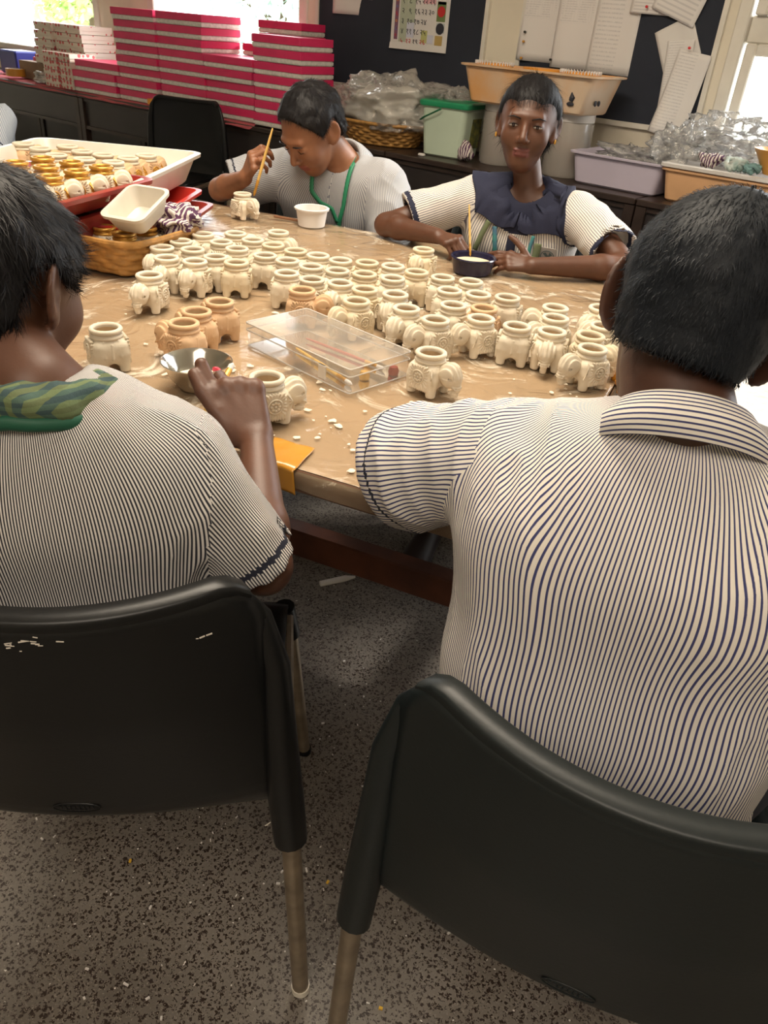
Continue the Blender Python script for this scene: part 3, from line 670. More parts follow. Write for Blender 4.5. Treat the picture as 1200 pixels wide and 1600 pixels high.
def sheet_mat():
    M, nt = translucent('clear_sheeting', (.66,.54,.41), .42, .16, .9, 9, .22, .012)
    # dried white slip smears and dusting
    di = [n for n in nt.nodes if n.type == 'BSDF_DIFFUSE'][0]; m1 = [n for n in nt.nodes if n.type == 'MIX_SHADER'][0]
    tc = nt.nodes.new('ShaderNodeTexCoord'); n = nt.nodes.new('ShaderNodeTexNoise'); n.inputs['Scale'].default_value = 7; n.inputs['Detail'].default_value = 9; n.inputs['Roughness'].default_value = .7; n.inputs['Distortion'].default_value = 1.6
    nt.links.new(tc.outputs['Object'], n.inputs['Vector'])
    r = nt.nodes.new('ShaderNodeValToRGB'); r.color_ramp.elements[0].position = .53; r.color_ramp.elements[1].position = .64; r.color_ramp.elements[0].color = (0,0,0,1)
    nt.links.new(n.outputs['Fac'], r.inputs['Fac'])
    mx = nt.nodes.new('ShaderNodeMixRGB'); mx.inputs[1].default_value = (.58,.45,.30,1); mx.inputs[2].default_value = (.82,.74,.60,1); nt.links.new(r.outputs[0], mx.inputs[0]); nt.links.new(mx.outputs[0], di.inputs['Color'])
    mr = nt.nodes.new('ShaderNodeMapRange'); mr.inputs['To Min'].default_value = .24; mr.inputs['To Max'].default_value = .75; nt.links.new(r.outputs[0], mr.inputs['Value']); nt.links.new(mr.outputs[0], m1.inputs[0])
    return M
SHEETM = sheet_mat()
def plastic_sheet(name, L, Wd, ctr, rz, label, drop=.032, z0=TZ):
    def fn(u, v):
        x = (u-.5)*(L+2*drop); y = (v-.5)*(Wd+2*drop); z = .0015
        ex = max(0, abs(x)-L/2-.002); ey = max(0, abs(y)-Wd/2-.002); e = max(ex, ey)
        if ex: x = math.copysign(L/2+.004+.006*mnoise.noise(Vector((x*9,y*9,0))), x)
        if ey: y = math.copysign(Wd/2+.004+.006*abs(mnoise.noise(Vector((x*9,y*9,3)))), y)
        z -= e*(1+.25*mnoise.noise(Vector((x*5,y*5,1))))
        if not e: z += .0012*abs(mnoise.noise(Vector((x*6,y*11,2))))+.0022*max(0, mnoise.noise(Vector((x*3.1+y*2,y*4,5))))**1.5
        return (x, y, z)
    o = MB().grid(fn, 200, 120).build(name, SHEETM, None, loc=(ctr[0], ctr[1], z0), rot=(0,0,rz), ang=180)
    return tag(o, label, 'plastic sheet')
plastic_sheet('plastic_sheet', 2.70, 1.40, T(-1.35,.7,0), TA, 'clear plastic sheeting spread over the long work table, smeared with white slip')
# second table to the right
w2 = empty('work_table', T(.88,.62,0), TA, 'second table at the right, covered in shiny white sheeting', 'table')
MB().box((0,0,.733), (1.50,1.25,.028), bev=.004).build('table_top', mat('pale_top', (.66,.62,.58), .3), w2, smooth=False)
for sx in (-1,1):
    for sy in (-1,1): MB().box((sx*.70, sy*.57, .36), (.05,.05,.72)).build('leg', WOOD, w2, smooth=False)
MB().box((0,-.55,.69), (1.36,.025,.06)).build('apron', WOOD, w2, smooth=False)
MB().grid(lambda u, v: ((u-.5)*1.51, (v-.5)*1.26, .750+.003*abs(mnoise.noise(Vector((u*14,v*9,2))))), 90, 70).build('white_sheeting', mat('white_sheeting', (.80,.77,.74), .25, bump=1, bscale=40, var=.1, vscale=20, bdist=.004), w2, ang=180)
# gold braid on the gap
tw = MB()
for k in range(2): tw.tube([(math.cos(t*.9+k*PI)*.010, t*.012, math.sin(t*.9+k*PI)*.008+.02) for t in range(10)], .008, 7)
for k in range(5): tw.ball((.012*math.sin(k*2), .1+.012*k, .015), .012, 8, 6)
tag(tw.build('gold_braid', mat('gold_ribbon', (.62,.26,.02), .35, metal=.3, bump=.5, bscale=120), None, loc=T(.035,.50,TZ-.008), rot=(0,0,.5)), 'twisted gold ribbon at the table corner behind the right boy\'s ear', 'ribbon')

# tape at the near edge
def tapefn(u, v):
    s = .068*(u-.5)+.010*(v-.5); d = v*.100
    if d < .062: return (s, .062-d, .0048+.0006*math.sin(u*9+v*14))
    d2 = d-.062; return (s, -.009-.002*math.sin(u*7), .0045-d2)
o = MB().grid(tapefn, 16, 24).build('packing_tape', MUSTARD, None, loc=T(-.375,0,TZ), rot=(0,0,TA), ang=180); md = o.modifiers.new('t','SOLIDIFY'); md.thickness = .0008
tag(o, 'strip of glossy mustard packing tape holding the sheeting at the near table edge', 'tape')
tag(MB().grid(lambda u, v: (.016*(u-.5), -.62*v, .005+.0004*math.sin(v*50)), 3, 60).build('clear_tape', translucent('clear_tape', (.85,.8,.72), .35, .12)[0], None, loc=T(-.335,.80,TZ), rot=(0,0,TA-.35), ang=180), 'long faint strip of clear tape across the plastic sheeting', 'tape')

# plaster flakes and crumbs
SLIP = mat('dried_slip', (.80,.72,.58), .75, bump=.3, bscale=120)
fl = MB(); rr = random.Random(12)
def flake(p, r, hgt=.0012, el=1.0):
    n = 9; a0 = rr.random()*6; ring = []
    for j in range(n):
        a = 2*PI*j/n; q = r*(.6+.7*rr.random()); ring.append((p[0]+math.cos(a+a0)*q*el, p[1]+math.sin(a+a0)*q, 0))
    fl.loft([[(x, y, p[2]) for x, y, _ in ring], [(p[0]+(x-p[0])*.8, p[1]+(y-p[1])*.8, p[2]+hgt) for x, y, _ in ring]], False, True)
for (s, t, sp, n, rm) in ((-.66,.19,.035,12,.012), (-.60,.17,.025,9,.012), (-.72,.24,.03,8,.009), (-.25,.20,.10,26,.007), (-.12,.36,.05,14,.008), (-.55,.36,.20,26,.005), (-.35,.08,.12,26,.006), (-.62,.55,.12,9,.008), (-.9,1.0,.4,20,.004), (-1.4,1.2,.2,12,.006), (-.05,.50,.03,8,.007), (-.2,.55,.1,14,.004), (-.45,.15,.1,22,.005)):
    for k in range(n):
        a, b = s+rr.gauss(0, sp), t+rr.gauss(0, sp)
        if not (-2.6 < a < -.01 and .01 < b < 1.39): continue
        p = T(a, b, TZ+.0035); flake(p, rm*rr.uniform(.3, 1.1), .001, rr.uniform(.6, 1.6))
o = fl.build('plaster_flakes', SLIP, None, smooth=False); tag(o, 'white dried plaster flakes and crumbs scattered on the sheeting', 'flakes', kind='stuff')

# ------------------------------------------------------------------ elephant pots
def pot_body(P):
    x, y, z = P[..., 0], P[..., 1], P[..., 2]
    Q = P.copy(); 
    bulge = .0025*np.sin(np.clip((z-.018)/.036, 0, 1)*PI)
    d = sd_box(P, (0,0,.0335), (.0285,.0275,.0225), .012)-bulge
    d = smin(d, sd_cone(P, (0,0,.050), (0,0,.058), .0235, .0225), .008)
    # saddle cloth on each side with radiating lines and a fringe
    ay = np.abs(y); ang = np.arctan2(z-.038, x); rad = np.hypot(x, z-.038)
    rel = .0013*np.cos(ang*22)*np.clip((rad-.0125)/.003, 0, 1); fr = .0012*np.cos(x*1500)*(z < .0195)
    cl_ = sd_box(np.stack([x, ay, z], -1), (0,.0292,.0335), (.0175,.0025,.0215), .001)-np.where(z < .0195, fr, rel)
    d = smin(d, cl_, .0015)
    # haunches / knees
    for sx in (-1, 1):
        lg = sd_cone(np.stack([x, ay, z], -1), (sx*.0200,.0190,.030), (sx*.0205,.0195,.0050), .0108, .0086)
        d = smin(d, lg, .004)
    d = np.maximum(d, -z+.0005)
    # arches
    ar = np.minimum(sd_cone(P, (-.05,0,.009), (.05,0,.009), .0078, .0078), np.maximum(np.abs(y)-.0078, z-.009))
    d = smax(d, -ar, .001)
    ar2 = np.minimum(sd_cone(P, (0,-.05,.001), (0,.05,.001), .0095, .0095), np.maximum(np.abs(x)-.0095, z-.001)); d = smax(d, -ar2, .001)
    # tail and back strap
    d = smin(d, sd_cone(P, (-.0285,0,.050), (-.0305,.0008,.026), .0016, .0022), .001)
    d = smin(d, sd_cone(np.stack([x, ay, z], -1), (-.0225,.012,.055), (-.029,.0135,.030), .0022, .0032), .0015)
    # hollow
    hol = np.maximum(np.hypot(x, y)-.0188, .012-z); d = smax(d, -hol, .001)
    return np.maximum(d, z-.0605)
v, q = nets(pot_body, (-.036,-.036,-.002), (.036,.036,.064), .00125, margin=.004); POTB = npmesh('elephant_body', v, q, [PLW])
def pot_head(P):
    x, y, z = P[..., 0], P[..., 1], P[..., 2]
    st_ = .0013*np.cos(y*850+np.sin(z*120)*.4)*(z > .040)
    d = sd_ell(P, (.0445,0,.0425), (.0190,.0178,.0220))-st_
    d = smin(d, sd_cone(P, (.030,0,.044), (.040,0,.043), .013, .014), .006)
    d = smin(d, sd_cone(P, (.0555,0,.040), (.0590,0,.024), .0095, .0065), .005)
    d = smin(d, sd_cone(P, (.0590,0,.024), (.0560,0,.0125), .0065, .0052), .004)
    d = smin(d, sd_cone(P, (.0560,0,.0125), (.0470,0,.0125), .0052, .0042), .004)
    ay = np.abs(y); M_ = np.stack([x, ay, z], -1)
    d = smin(d, sd_cone(M_, (.053,.008,.030), (.062,.0095,.024), .0026, .0014), .0015)
    d = smax(d, -sd_ell(M_, (.0525,.0140,.0420), (.0035,.003,.0025)), .001)
    d = smin(d, sd_ell(M_, (.0525,.0122,.0420), (.0022,.0022,.0018)), .0004)
    d = d-.0005*np.cos(z*1400)*((x > .054) & (z < .036))
    return d
v, q = nets(pot_head, (.022,-.024,.004), (.070,.024,.068), .00115, margin=.004); POTH = npmesh('elephant_head', v, q, [PLW])
rimp = [(.0190,.052),(.0190,.068)]
for k in range(9): a = PI-PI*1.5*k/8; rimp.append((.0232+.0042*math.cos(a), .0690+.0042*math.sin(a)))
rimp += [(.0228,.0640)]
for k in range(7): a = PI*.4-PI*.95*k/6; rimp.append((.0232+.0040*math.cos(a), .0590+.0034*math.sin(a)))
rimp += [(.0215,.0545)]
POTR = MB().lathe(rimp, 44).mesh('pot_rim', PLW, True, 180)
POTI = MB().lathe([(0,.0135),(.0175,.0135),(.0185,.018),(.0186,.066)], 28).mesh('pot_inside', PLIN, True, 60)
em = MB()
for sx in (1,):
    N = 10
    def earfn(u, v):
        a = -1.9+u*2.9; r = v*(.0165-.004*math.cos(a*1.0+.6)); return (-math.cos(a)*r*.78, .0022+.0020*math.cos(u*PI*9)*v+.0035*(1-v), math.sin(a)*r)
    em.grid(earfn, 36, 5)
EARM = em.mesh('pot_ear', PLW, True, 180)
def pot_medal():
    mb = MB()
    mb.tube([(math.cos(2*PI*k/28)*.0112, 0, math.sin(2*PI*k/28)*.0112) for k in range(29)], .0014, 6, cap=False)
    for k in range(8):
        a = 2*PI*k/8; mb.ball((math.cos(a)*.0062, 0, math.sin(a)*.0062), (.0029,.0020,.0029), 8, 5)
    mb.ball((0,0,0), (.0026,.0022,.0026), 8, 6); return mb.mesh('pot_medallion', PLW, True, 180)
MEDM = pot_medal()
def set_mat(o, M):
    if o.type == 'MESH': o.material_slots[0].link = 'OBJECT'; o.material_slots[0].material = M
def pot(x, y, z, ang, kind, label, sc_=1.0, group='white clay elephant pots on the table', small=False):
    e = empty('elephant_pot', (x, y, z), math.radians(ang), label, 'pot', group); e.scale = (sc_,)*3
    base = {'w': PLW, 'c': PLC, 't': PLT, 'g': PLC, 'b': PLW, 'gw': PLT}[kind]
    rim = GOLD if kind in 'gb' else base; ear = GOLD if kind in ('g', 'gw') else base; med = GOLD if kind in ('g', 'gw') else base
    for nm, me, M in (('body', POTB, base), ('head', POTH, PLW if kind == 'g' else base), ('rim', POTR, PLW if kind == 'gw' else rim)):
        o = link(nm, me, e); set_mat(o, M)
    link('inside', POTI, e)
    for s in (-1, 1):
        o = link('ear', EARM, e, (.0310, s*.0272, .0400), (0, 0, 0)); set_mat(o, ear)
        o.scale = (1, s, 1); o.rotation_euler = (0, 0, s*.35)
        o = link('medallion', MEDM, e, (0, s*.0326, .0355)); set_mat(o, med)
    return e
POTS = [
 (-1.3197, 0.9502, 295, 'w', 'white pot standing alone at the front left of the cluster, head left'),
 (-1.4782, 1.105, 288, 'w', 'white pot at the far left of the cluster beside the basket'),
 (-1.4039, 1.0591, 304, 'w', 'white pot just behind the lone left pot, head turned left'),
 (-1.3469, 1.0895, 297, 'w', 'white pot with large ear, head left, front row of the left cluster'),
 (-1.2889, 1.1557, 129, 'c', 'cream pot seen from behind, front row of the left cluster'),
 (-1.4999, 1.1758, 104, 'w', 'white pot nearest the basket corner, only its rim and back in view'),
 (-1.4274, 1.1504, 33, 'w', 'white pot in the second row of the left cluster, behind the left facing one'),
 (-1.5248, 1.2627, 15, 'w', 'white pot at the back left of the cluster by the basket rim'),
 (-1.443, 1.2489, 33, 'w', 'white pot in the third row of the left cluster, head to the right'),
 (-1.3496, 1.1502, 107, 'w', 'white pot wedged behind the two front row pots of the left cluster'),
 (-1.4875, 1.334, 78, 'w', 'white pot in the back row of the left cluster, second from the basket'),
 (-1.3757, 1.2369, 36, 'w', 'white pot in the middle of the left cluster, head to the right'),
 (-1.4165, 1.3249, 127, 'w', 'white pot in the left cluster, just in front of the last row'),
 (-1.2954, 1.2486, 120, 'w', "white pot seen from behind at the right end of the left cluster's front row"),
 (-1.3531, 1.3311, 129, 'c', 'cream rimmed pot near the back right of the left cluster'),
 (-1.4388, 1.4336, 358, 'w', 'white pot at the very back of the left cluster, nearest the small white tub'),
 (-1.2848, 1.3366, 124, 'c', 'cream pot at the back right corner joining the left and middle clusters'),
 (-1.2251, 1.3489, 120, 'w', 'white pot in the back row of the middle cluster, leftmost'),
 (-1.2354, 1.259, 88, 'w', 'white pot at the left of the middle cluster, second row'),
 (-1.1646, 1.1851, 125, 'w', 'white pot seen from behind at the left front of the middle cluster'),
 (-1.1691, 1.266, 115, 'w', 'white pot in the second row of the middle cluster, behind the tan medallion pot'),
 (-1.0996, 1.1938, 94, 'w', 'white pot squeezed right behind the tan medallion pot'),
 (-1.1652, 1.3597, 123, 'w', 'white pot in the back row of the middle cluster, second from the left'),
 (-1.1127, 1.2889, 113, 'w', 'white pot in the third row of the middle cluster'),
 (-1.1167, 1.3961, 121, 'c', 'cream rimmed pot in the back row of the middle cluster, third from the left'),
 (-1.0591, 1.3178, 121, 'c', 'cream pot below the cream rimmed one in the middle cluster'),
 (-1.0457, 1.2222, 290, 'w', 'white pot between the tan medallion pot and the one with head left'),
 (-1.0595, 1.1222, 38, 't', 'tan medallion pot at the front left of the middle cluster behind the clear case'),
 (-0.9854, 1.2299, 277, 'c', 'cream pot behind the front pot with head to the left'),
 (-0.9448, 1.1558, 255, 'c', 'cream pot with flower medallion, head left, touching the clear case'),
 (-1.0522, 0.8194, 188, 't', 'tan pot nearest the steel bowl, in the tan trio'),
 (-1.0862, 0.876, 170, 't', 'tan pot in the middle of the tan trio'),
 (-1.1029, 0.9447, 164, 't', 'tan pot farthest back in the tan trio, at its right'),
 (-0.7859, 0.7589, 69, 'w', "white pot by the left boy's hand, head right, near the table edge"),
 (-1.1119, 0.7056, 161, 'w', "white pot seen from behind beside the left boy's face"),
 (-1.1116, 1.6098, 284, 'c', "cream pot standing apart in front of the girl's right hand"),
 (-1.0614, 1.422, 119, 'w', "white pot in the back row near the girl's pot, left of the others"),
 (-1.0002, 1.3429, 112, 'w', 'white pot in the second row behind the head left pair'),
 (-0.9992, 1.4281, 119, 'c', 'cream pot seen from behind with arched legs, below the pot standing apart'),
 (-0.935, 1.439, 116, 'w', 'white pot seen from behind, just before the dark bowl'),
 (-0.8783, 1.466, 107, 'w', "white pot in the back row below the girl's left hand"),
 (-0.9245, 1.2543, 292, 'w', 'white pot with curled trunk, head lower left, behind the clear case'),
 (-0.8696, 1.3697, 108, 'w', 'white pot in the second row, in front of the one under the dark bowl'),
 (-0.8148, 1.3963, 111, 'w', 'white pot in the back row, second from the right of the middle group'),
 (-0.8542, 1.1981, 281, 'w', 'white pot with a ribbed ear at the right rear of the clear case'),
 (-0.8064, 1.2909, 89, 'w', 'white pot in the middle of the right group with its head to the right'),
 (-0.7547, 1.3234, 107, 't', 'tan rimmed pot behind the medallion pot right of centre'),
 (-0.7628, 1.4282, 106, 'w', "white pot at the back right below the girl's forearm"),
 (-0.7763, 1.187, 246, 'w', 'white pot with medallion and head left, right behind the lone front pot'),
 (-0.7237, 1.2638, 246, 'w', 'white pot with large flower medallion at the front right of the middle group'),
 (-0.6815, 1.0395, 359, 'w', 'white pot standing alone right of the clear case, head to the right'),
 (-0.654, 1.2801, 113, 'w', 'white pot seen from behind with arched legs, left of the right rows'),
 (-0.6612, 1.4484, 213, 'w', 'white pot at the back of the three pot row, head to the left'),
 (-0.629, 1.3871, 239, 'w', 'white pot in the middle of the three pot row, head to the left'),
 (-0.5943, 1.3082, 291, 'w', 'white pot at the front of the three pot row, facing the viewer'),
 (-0.5949, 1.5267, 262, 'w', "white pot at the very back by the right boy's ear"),
 (-0.5536, 1.4802, 231, 'w', "white pot second from the back by the right boy's ear"),
 (-0.541, 1.4205, 240, 'w', "white pot third from the back by the right boy's ear"),
 (-0.5336, 1.3455, 359, 'c', 'cream pot with head to the right, behind the front right corner pot'),
 (-0.4995, 1.2818, 243, 'w', 'white pot with medallion at the front right table corner, head to the left'),
 (-1.8509, 1.6926, 1, 'w', 'white pot that the bowed man is painting, in front of his hand'),
]
for (x, y, a, k, l) in POTS: pot(x, y, TZ+.003, a, k, l)
# ------------------------------------------------------------------ basket, trays and what they hold
BU = Vector((-.966,-.26,0)); BV = Vector((-.26,.966,0)); bc = Vector((-1.481,1.027,0))+BU*.135+BV*.145
brz = math.atan2(BU.y, BU.x)
bkt = empty('basket', (bc.x, bc.y, TZ+.004), brz, 'square woven cane basket of gold rimmed pots, at the left of the table', 'basket')
def sq(u, v):
    a = 2*PI*u; c, s = math.cos(a), math.sin(a); k = (abs(c)**5+abs(s)**5)**(-1/5); g = .80+.20*v**.7
    return (c*k*.135*g, s*k*.145*g, c, s)
weave_basket('woven_side', sq, 220, 6, .078, WICKER, bkt, 30, .003)
def ringp(z, g, off=0): return [(lambda q: (q[0]*g, q[1]*g, z))(sq(j/48, 1)) for j in range(49)]
MB().tube(ringp(.078, 1.0), .006, 8, flat=1.3).build('rim', WICKER, bkt)
MB().loft([[(p[0], p[1], .004) for p in ringp(0, .80)[:-1]], [(p[0], p[1], .009) for p in ringp(0, .80)[:-1]]], True, True).build('base', WICKER, bkt)
def ploc(p, dz=0): return (p[0], p[1], dz)
for k, (px, py) in enumerate(((-1.645,1.058), (-1.550,1.062), (-1.572,1.150), (-1.602,1.235), (-1.665,1.150))):
    px, py = bc.x+(px-bc.x)*.76, bc.y+(py-bc.y)*.80
    pot(px, py, TZ+.019, 90+k*40, 'b', 'gold rimmed white pot in the basket, ' + ['at its left end', 'at its near corner', 'in the middle under the small cream tub', 'at the right beside the striped cloth', 'at the back under the small cream tub'][k], 1.0, 'gold rimmed pots in the basket')
# small cream tub lying tilted on the pots
st_ = empty('small_tub', (-1.560,1.095,.862), 0, 'small empty cream plastic tub tilted on top of the basket', 'tub'); _x = Vector((.092,.030,0)).normalized(); _y = Vector((.0,.095,.035)); _y = (_y-_x*_y.dot(_x)).normalized(); _z = _x.cross(_y)
_m = Matrix((_x, _y, _z)).transposed(); st_.rotation_euler = _m.to_euler(); st_.location = Vector((-1.538,1.0875,.9125))-_z*.052
tubmesh(.049, .062, .052, .003, .018, .80, .006).build('tub_body', TRAYW, st_)
blob('striped_cloth', (-1.580,1.225,.850), (.052,.055,.034), STRC, 14, .45, 'purple and white striped cloth crumpled in the basket', 'cloth', n=60, fr=4)
# white tray
wa = math.atan2(-.87, .55)
def tray(name, cx, cy, z, L, Wd, h, rz, M, label, lip=.014, taper=.9, rot=None):
    e = empty(name, (cx, cy, z), rz, label, 'tray')
    if rot: e.rotation_euler = (rot[0], rot[1], rz)
    tubmesh(L/2, Wd/2, h, .005, .035, taper, lip, .010).build('tray_body', M, e)
    return e
tray('tray', -2.02, 1.265, .842, .58, .48, .082, math.radians(-56), TRAYW, 'large off white plastic tray of elephant pots at the far left of the table')
wp = [(-2.20,1.345), (-2.285,1.26), (-2.105,1.330), (-2.035,1.350), (-1.965,1.380), (-1.985,1.455), (-2.19,1.255), (-2.08,1.235), (-1.995,1.265), (-1.925,1.305), (-1.845,1.215)]
wl = ['at the back left corner', 'at the left edge, half out of the photo', 'second in the back row', 'third in the back row', 'fourth in the back row', 'at the right end of the back row', 'behind the gold rimmed rows, far left', 'behind the gold rimmed rows, second', 'behind the gold rimmed rows, third', 'behind the gold rimmed rows, fourth', 'at the near right corner of the tray']
for (x, y), l in zip(wp, wl): pot(x, y, .849, 98, 'gw', 'white rimmed pot in off white tray, ' + l, 1.08, 'white rimmed pots in the off white tray')
# red trays
ra = math.atan2(.93, -.37)
tray('tray', -1.925, 1.235, .757, .60, .46, .040, math.radians(-56), REDP, 'lower dark red tray supporting the off white tray, its corner showing at the right', .012)
tray('tray', -1.915, 1.235, .800, .54, .40, .040, math.radians(-56), mat('bright_red_plastic', (.55,.03,.02), .35), 'bright red tray just under the off white tray', .012)
tray('tray', -1.775, .965, .880, .47, .36, .045, ra, REDP, 'dark red tray under the gold rimmed pots, leaning over the basket', .014, rot=(0, 0))
tray('tray', -1.79, .945, .757, .46, .34, .115, ra, REDP, 'deeper dark red tray below, behind the basket')
gp = []
for r in range(5):
    for c in range(4):
        p = Vector((-1.598, .868, 0)) + Vector((-.030,.085,0))*c*.98 + Vector((-.078,-.028,0))*r*.98 + Vector((-.015,.04,0))*(r % 2)*.0
        if r >= 1 and c == 3 and r > 3: continue
        gp.append((p.x, p.y, r, c))
rn = ['nearest', 'second', 'third', 'fourth', 'fifth']; cn = ['leftmost', 'second from the left', 'third from the left', 'right end']
for x, y, r, c in gp:
    if c == 3 and r > 2: continue
    pot(x-.012, y, .8875, 62+random.uniform(-6, 6), 'g', 'gold rimmed pot in the dark red tray, %s row, %s' % (rn[r], cn[c]), 1.02, 'gold rimmed pots in the red tray')

# ------------------------------------------------------------------ things on the table
# clear case
ca = math.atan2(-.023+.0, .27)
cc = Vector((-.885,1.005,0)); crz = math.atan2(.905-.936, -.722+1.012)
case = empty('clear_case', (-.893, 1.012, TZ+.004), crz, 'flat clear plastic hinged case with paintbrushes inside, middle of the table', 'case')
CW, CD, CH = .285, .150, .046
def shell(z0, z1, w, d, t, cap_top):
    A = rrect(w/2, d/2, .006, z0, 3); B = rrect(w/2, d/2, .006, z1, 3); C = rrect(w/2-t, d/2-t, .004, z1-(t if cap_top else 0), 3); D = rrect(w/2-t, d/2-t, .004, z0+(0 if cap_top else t), 3)
    mb = MB()
    if cap_top: mb.loft([D, C], False, True); mb.loft([A, B], False, True); mb.loft([A, D])
    else: mb.loft([A, B], True, False); mb.loft([D, C], True, False); mb.loft([B, C])
    return mb
shell(0, .030, CW-.004, CD-.004, .0022, False).build('case_bottom', CLEAR, case, smooth=False)
shell(.031, CH, CW, CD, .0022, True).build('case_lid', CLEAR, case, smooth=False)
CEDGE = translucent('clear_plastic_edge', (.88,.84,.78), .50, .12)[0]
for zz, g in ((CH-.001, 0), (.0315, 0), (.001, .002)): pts_ = rrect(CW/2-g, CD/2-g, .006, zz, 3); MB().tube(pts_+[pts_[0]], .0015, 6).build('rim_edge', CEDGE, case, ang=180)
for x in (-.09, 0, .05): MB().box((x, -CD/2-.001, .030), (.004,.004,.020)).build('rib', CLEAR, case, smooth=False)
MB().box((.078, -CD/2-.004, .022), (.020,.004,.026), bev=.002).build('latch', CEDGE, case, smooth=False)
def brush(name, a, b, label, r=.0035, handle=YELL, tip=None, parent_label=True):
    a = Vector(a); b = Vector(b); e = empty(name, a, 0, label, 'brush'); d = b-a
    MB().tube([(0,0,0), d*.1, d*.5, d*.78], [r*.5, r*.8, r*1.1, r], 10).build('handle', handle, e)
    MB().tube([d*.76, d*.90], [r*1.12, r*1.0], 10).build('ferrule', GOLD, e)
    MB().tube([d*.89, d*.96, d], [r*.95, r*1.1, r*.2], 10).build('bristles', tip or PAPER, e)
    return e
def cpt(x, y, z): return Matrix.Translation(case.location) @ Matrix.Rotation(crz, 4, 'Z') @ Vector((x, y, z))
brush('paintbrush', cpt(-.06,-.02,.008), cpt(.125,-.052,.008), 'yellow handled paintbrush lying inside the clear case')
brush('paintbrush', cpt(-.09,.03,.008), cpt(.11,.045,.008), 'dark red handled paintbrush inside the clear case, behind the yellow one', .003, mat('dark_red_handle', (.35,.06,.03), .4))
for k, (x, y) in enumerate(((.112,-.010), (.127,.048))):
    tag(MB().lathe([(0,0),(.009,0),(.010,.006),(.007,.014),(0,.016)], 16).build('cap', (mat('ochre_cap', (.62,.36,.08), .5), REDP)[k], None, loc=cpt(x, y, .004)), ['small ochre cap inside the right end of the clear case', 'small red cap inside the clear case at its back corner'][k], 'cap')
# steel bowl with slip
bw = empty('steel_bowl', (-.952, .762, TZ+.004), 0, 'polished stainless steel bowl with white slip, beside the left boy\'s hand', 'bowl')
MB().lathe([(0,0),(.028,0),(.031,.002),(.045,.020),(.052,.038),(.057,.044),(.058,.046),(.056,.0465),(.0505,.040),(.043,.021),(.029,.004),(0,.003)], 48).build('bowl_body', STEEL, bw, ang=60)
MB().lathe([(0,.016),(.038,.016)], 32).build('slip', PLW, bw)
MB().ball((.036,.012,.036), (.012,.005,.006), 10, 6).build('red_stain', mat('red_stain', (.55,.03,.06), .4), bw)
# small white tub
tt = empty('small_tub', (-1.665,1.800,TZ+.003), 0, 'small round white plastic tub on the far table side by the bowed man', 'tub')
MB().lathe([(0,0),(.038,0),(.040,.002),(.047,.046),(.052,.047),(.053,.052),(.050,.054),(.045,.053),(.038,.005),(0,.004)], 40).build('tub_body', PAPER, tt)
# blue-black bowl of the girl
gb = empty('dark_bowl', (-1.060,1.765,TZ+.003), 0, 'dark navy plastic bowl of cream paste held between the girl\'s hands', 'bowl')
MB().lathe([(0,0),(.045,0),(.049,.003),(.057,.038),(.060,.040),(.058,.043),(.053,.040),(.045,.006),(0,.005)], 40).build('bowl_body', mat('navy_plastic', (.010,.010,.035), .25), gb)
MB().lathe([(0,.028),(.050,.028)], 32).build('paste', PLC, gb)
# stray stick near the small tub
tag(MB().tube([(-1.80,1.775,TZ+.009), (-1.70,1.80,TZ+.009)], .004, 8).build('stick', mat('brown_stick', (.22,.10,.05), .5)), 'short brown stick on the table beside the small white tub', 'stick')
# bits on the floor
tag(MB().box((0,0,.006), (.05,.035,.012), bev=.004).build('plaster_piece', PAPER, None, loc=(-1.189,1.317,.0), rot=(0,0,.4)), 'flat white piece on the floor under the table rail', 'plaster')
tag(MB().tube([(-1.083,1.236,.006), (-1.05,1.30,.006), (-1.035,1.325,.006)], [.008,.009,.003], 8).build('plaster_piece', PAPER), 'thin white stick shaped piece on the floor under the table', 'plaster')
cr = MB(); rr = random.Random(5)
fx = [(-1.05,.05), (.25,.95)]
for k in range(260):
    x = rr.uniform(-1.1, .2); y = rr.uniform(-.05, 1.1); r = rr.choice([.0012,.0015,.002,.003])
    cr.box((x, y, r*.5), (r*rr.uniform(1,3), r, r), rz=rr.random()*3)
tag(cr.build('floor_crumbs', PAPER, None, smooth=False), 'tiny white plaster crumbs scattered on the floor around the chairs', 'crumbs', kind='stuff')
cr = MB()
for x, y in ((-.445,.50), (-.40,.37), (-.79,.42), (-.30,.52), (-.5,.62), (-.08,.42), (-.2,.40)): cr.box((x, y, .0015), (.006,.004,.003), rz=x*9)
tag(cr.build('yellow_crumbs', mat('yellow_bits', (.75,.45,.04), .5), None, smooth=False), 'tiny yellow crumbs on the floor between the two near chairs', 'crumbs', kind='stuff')

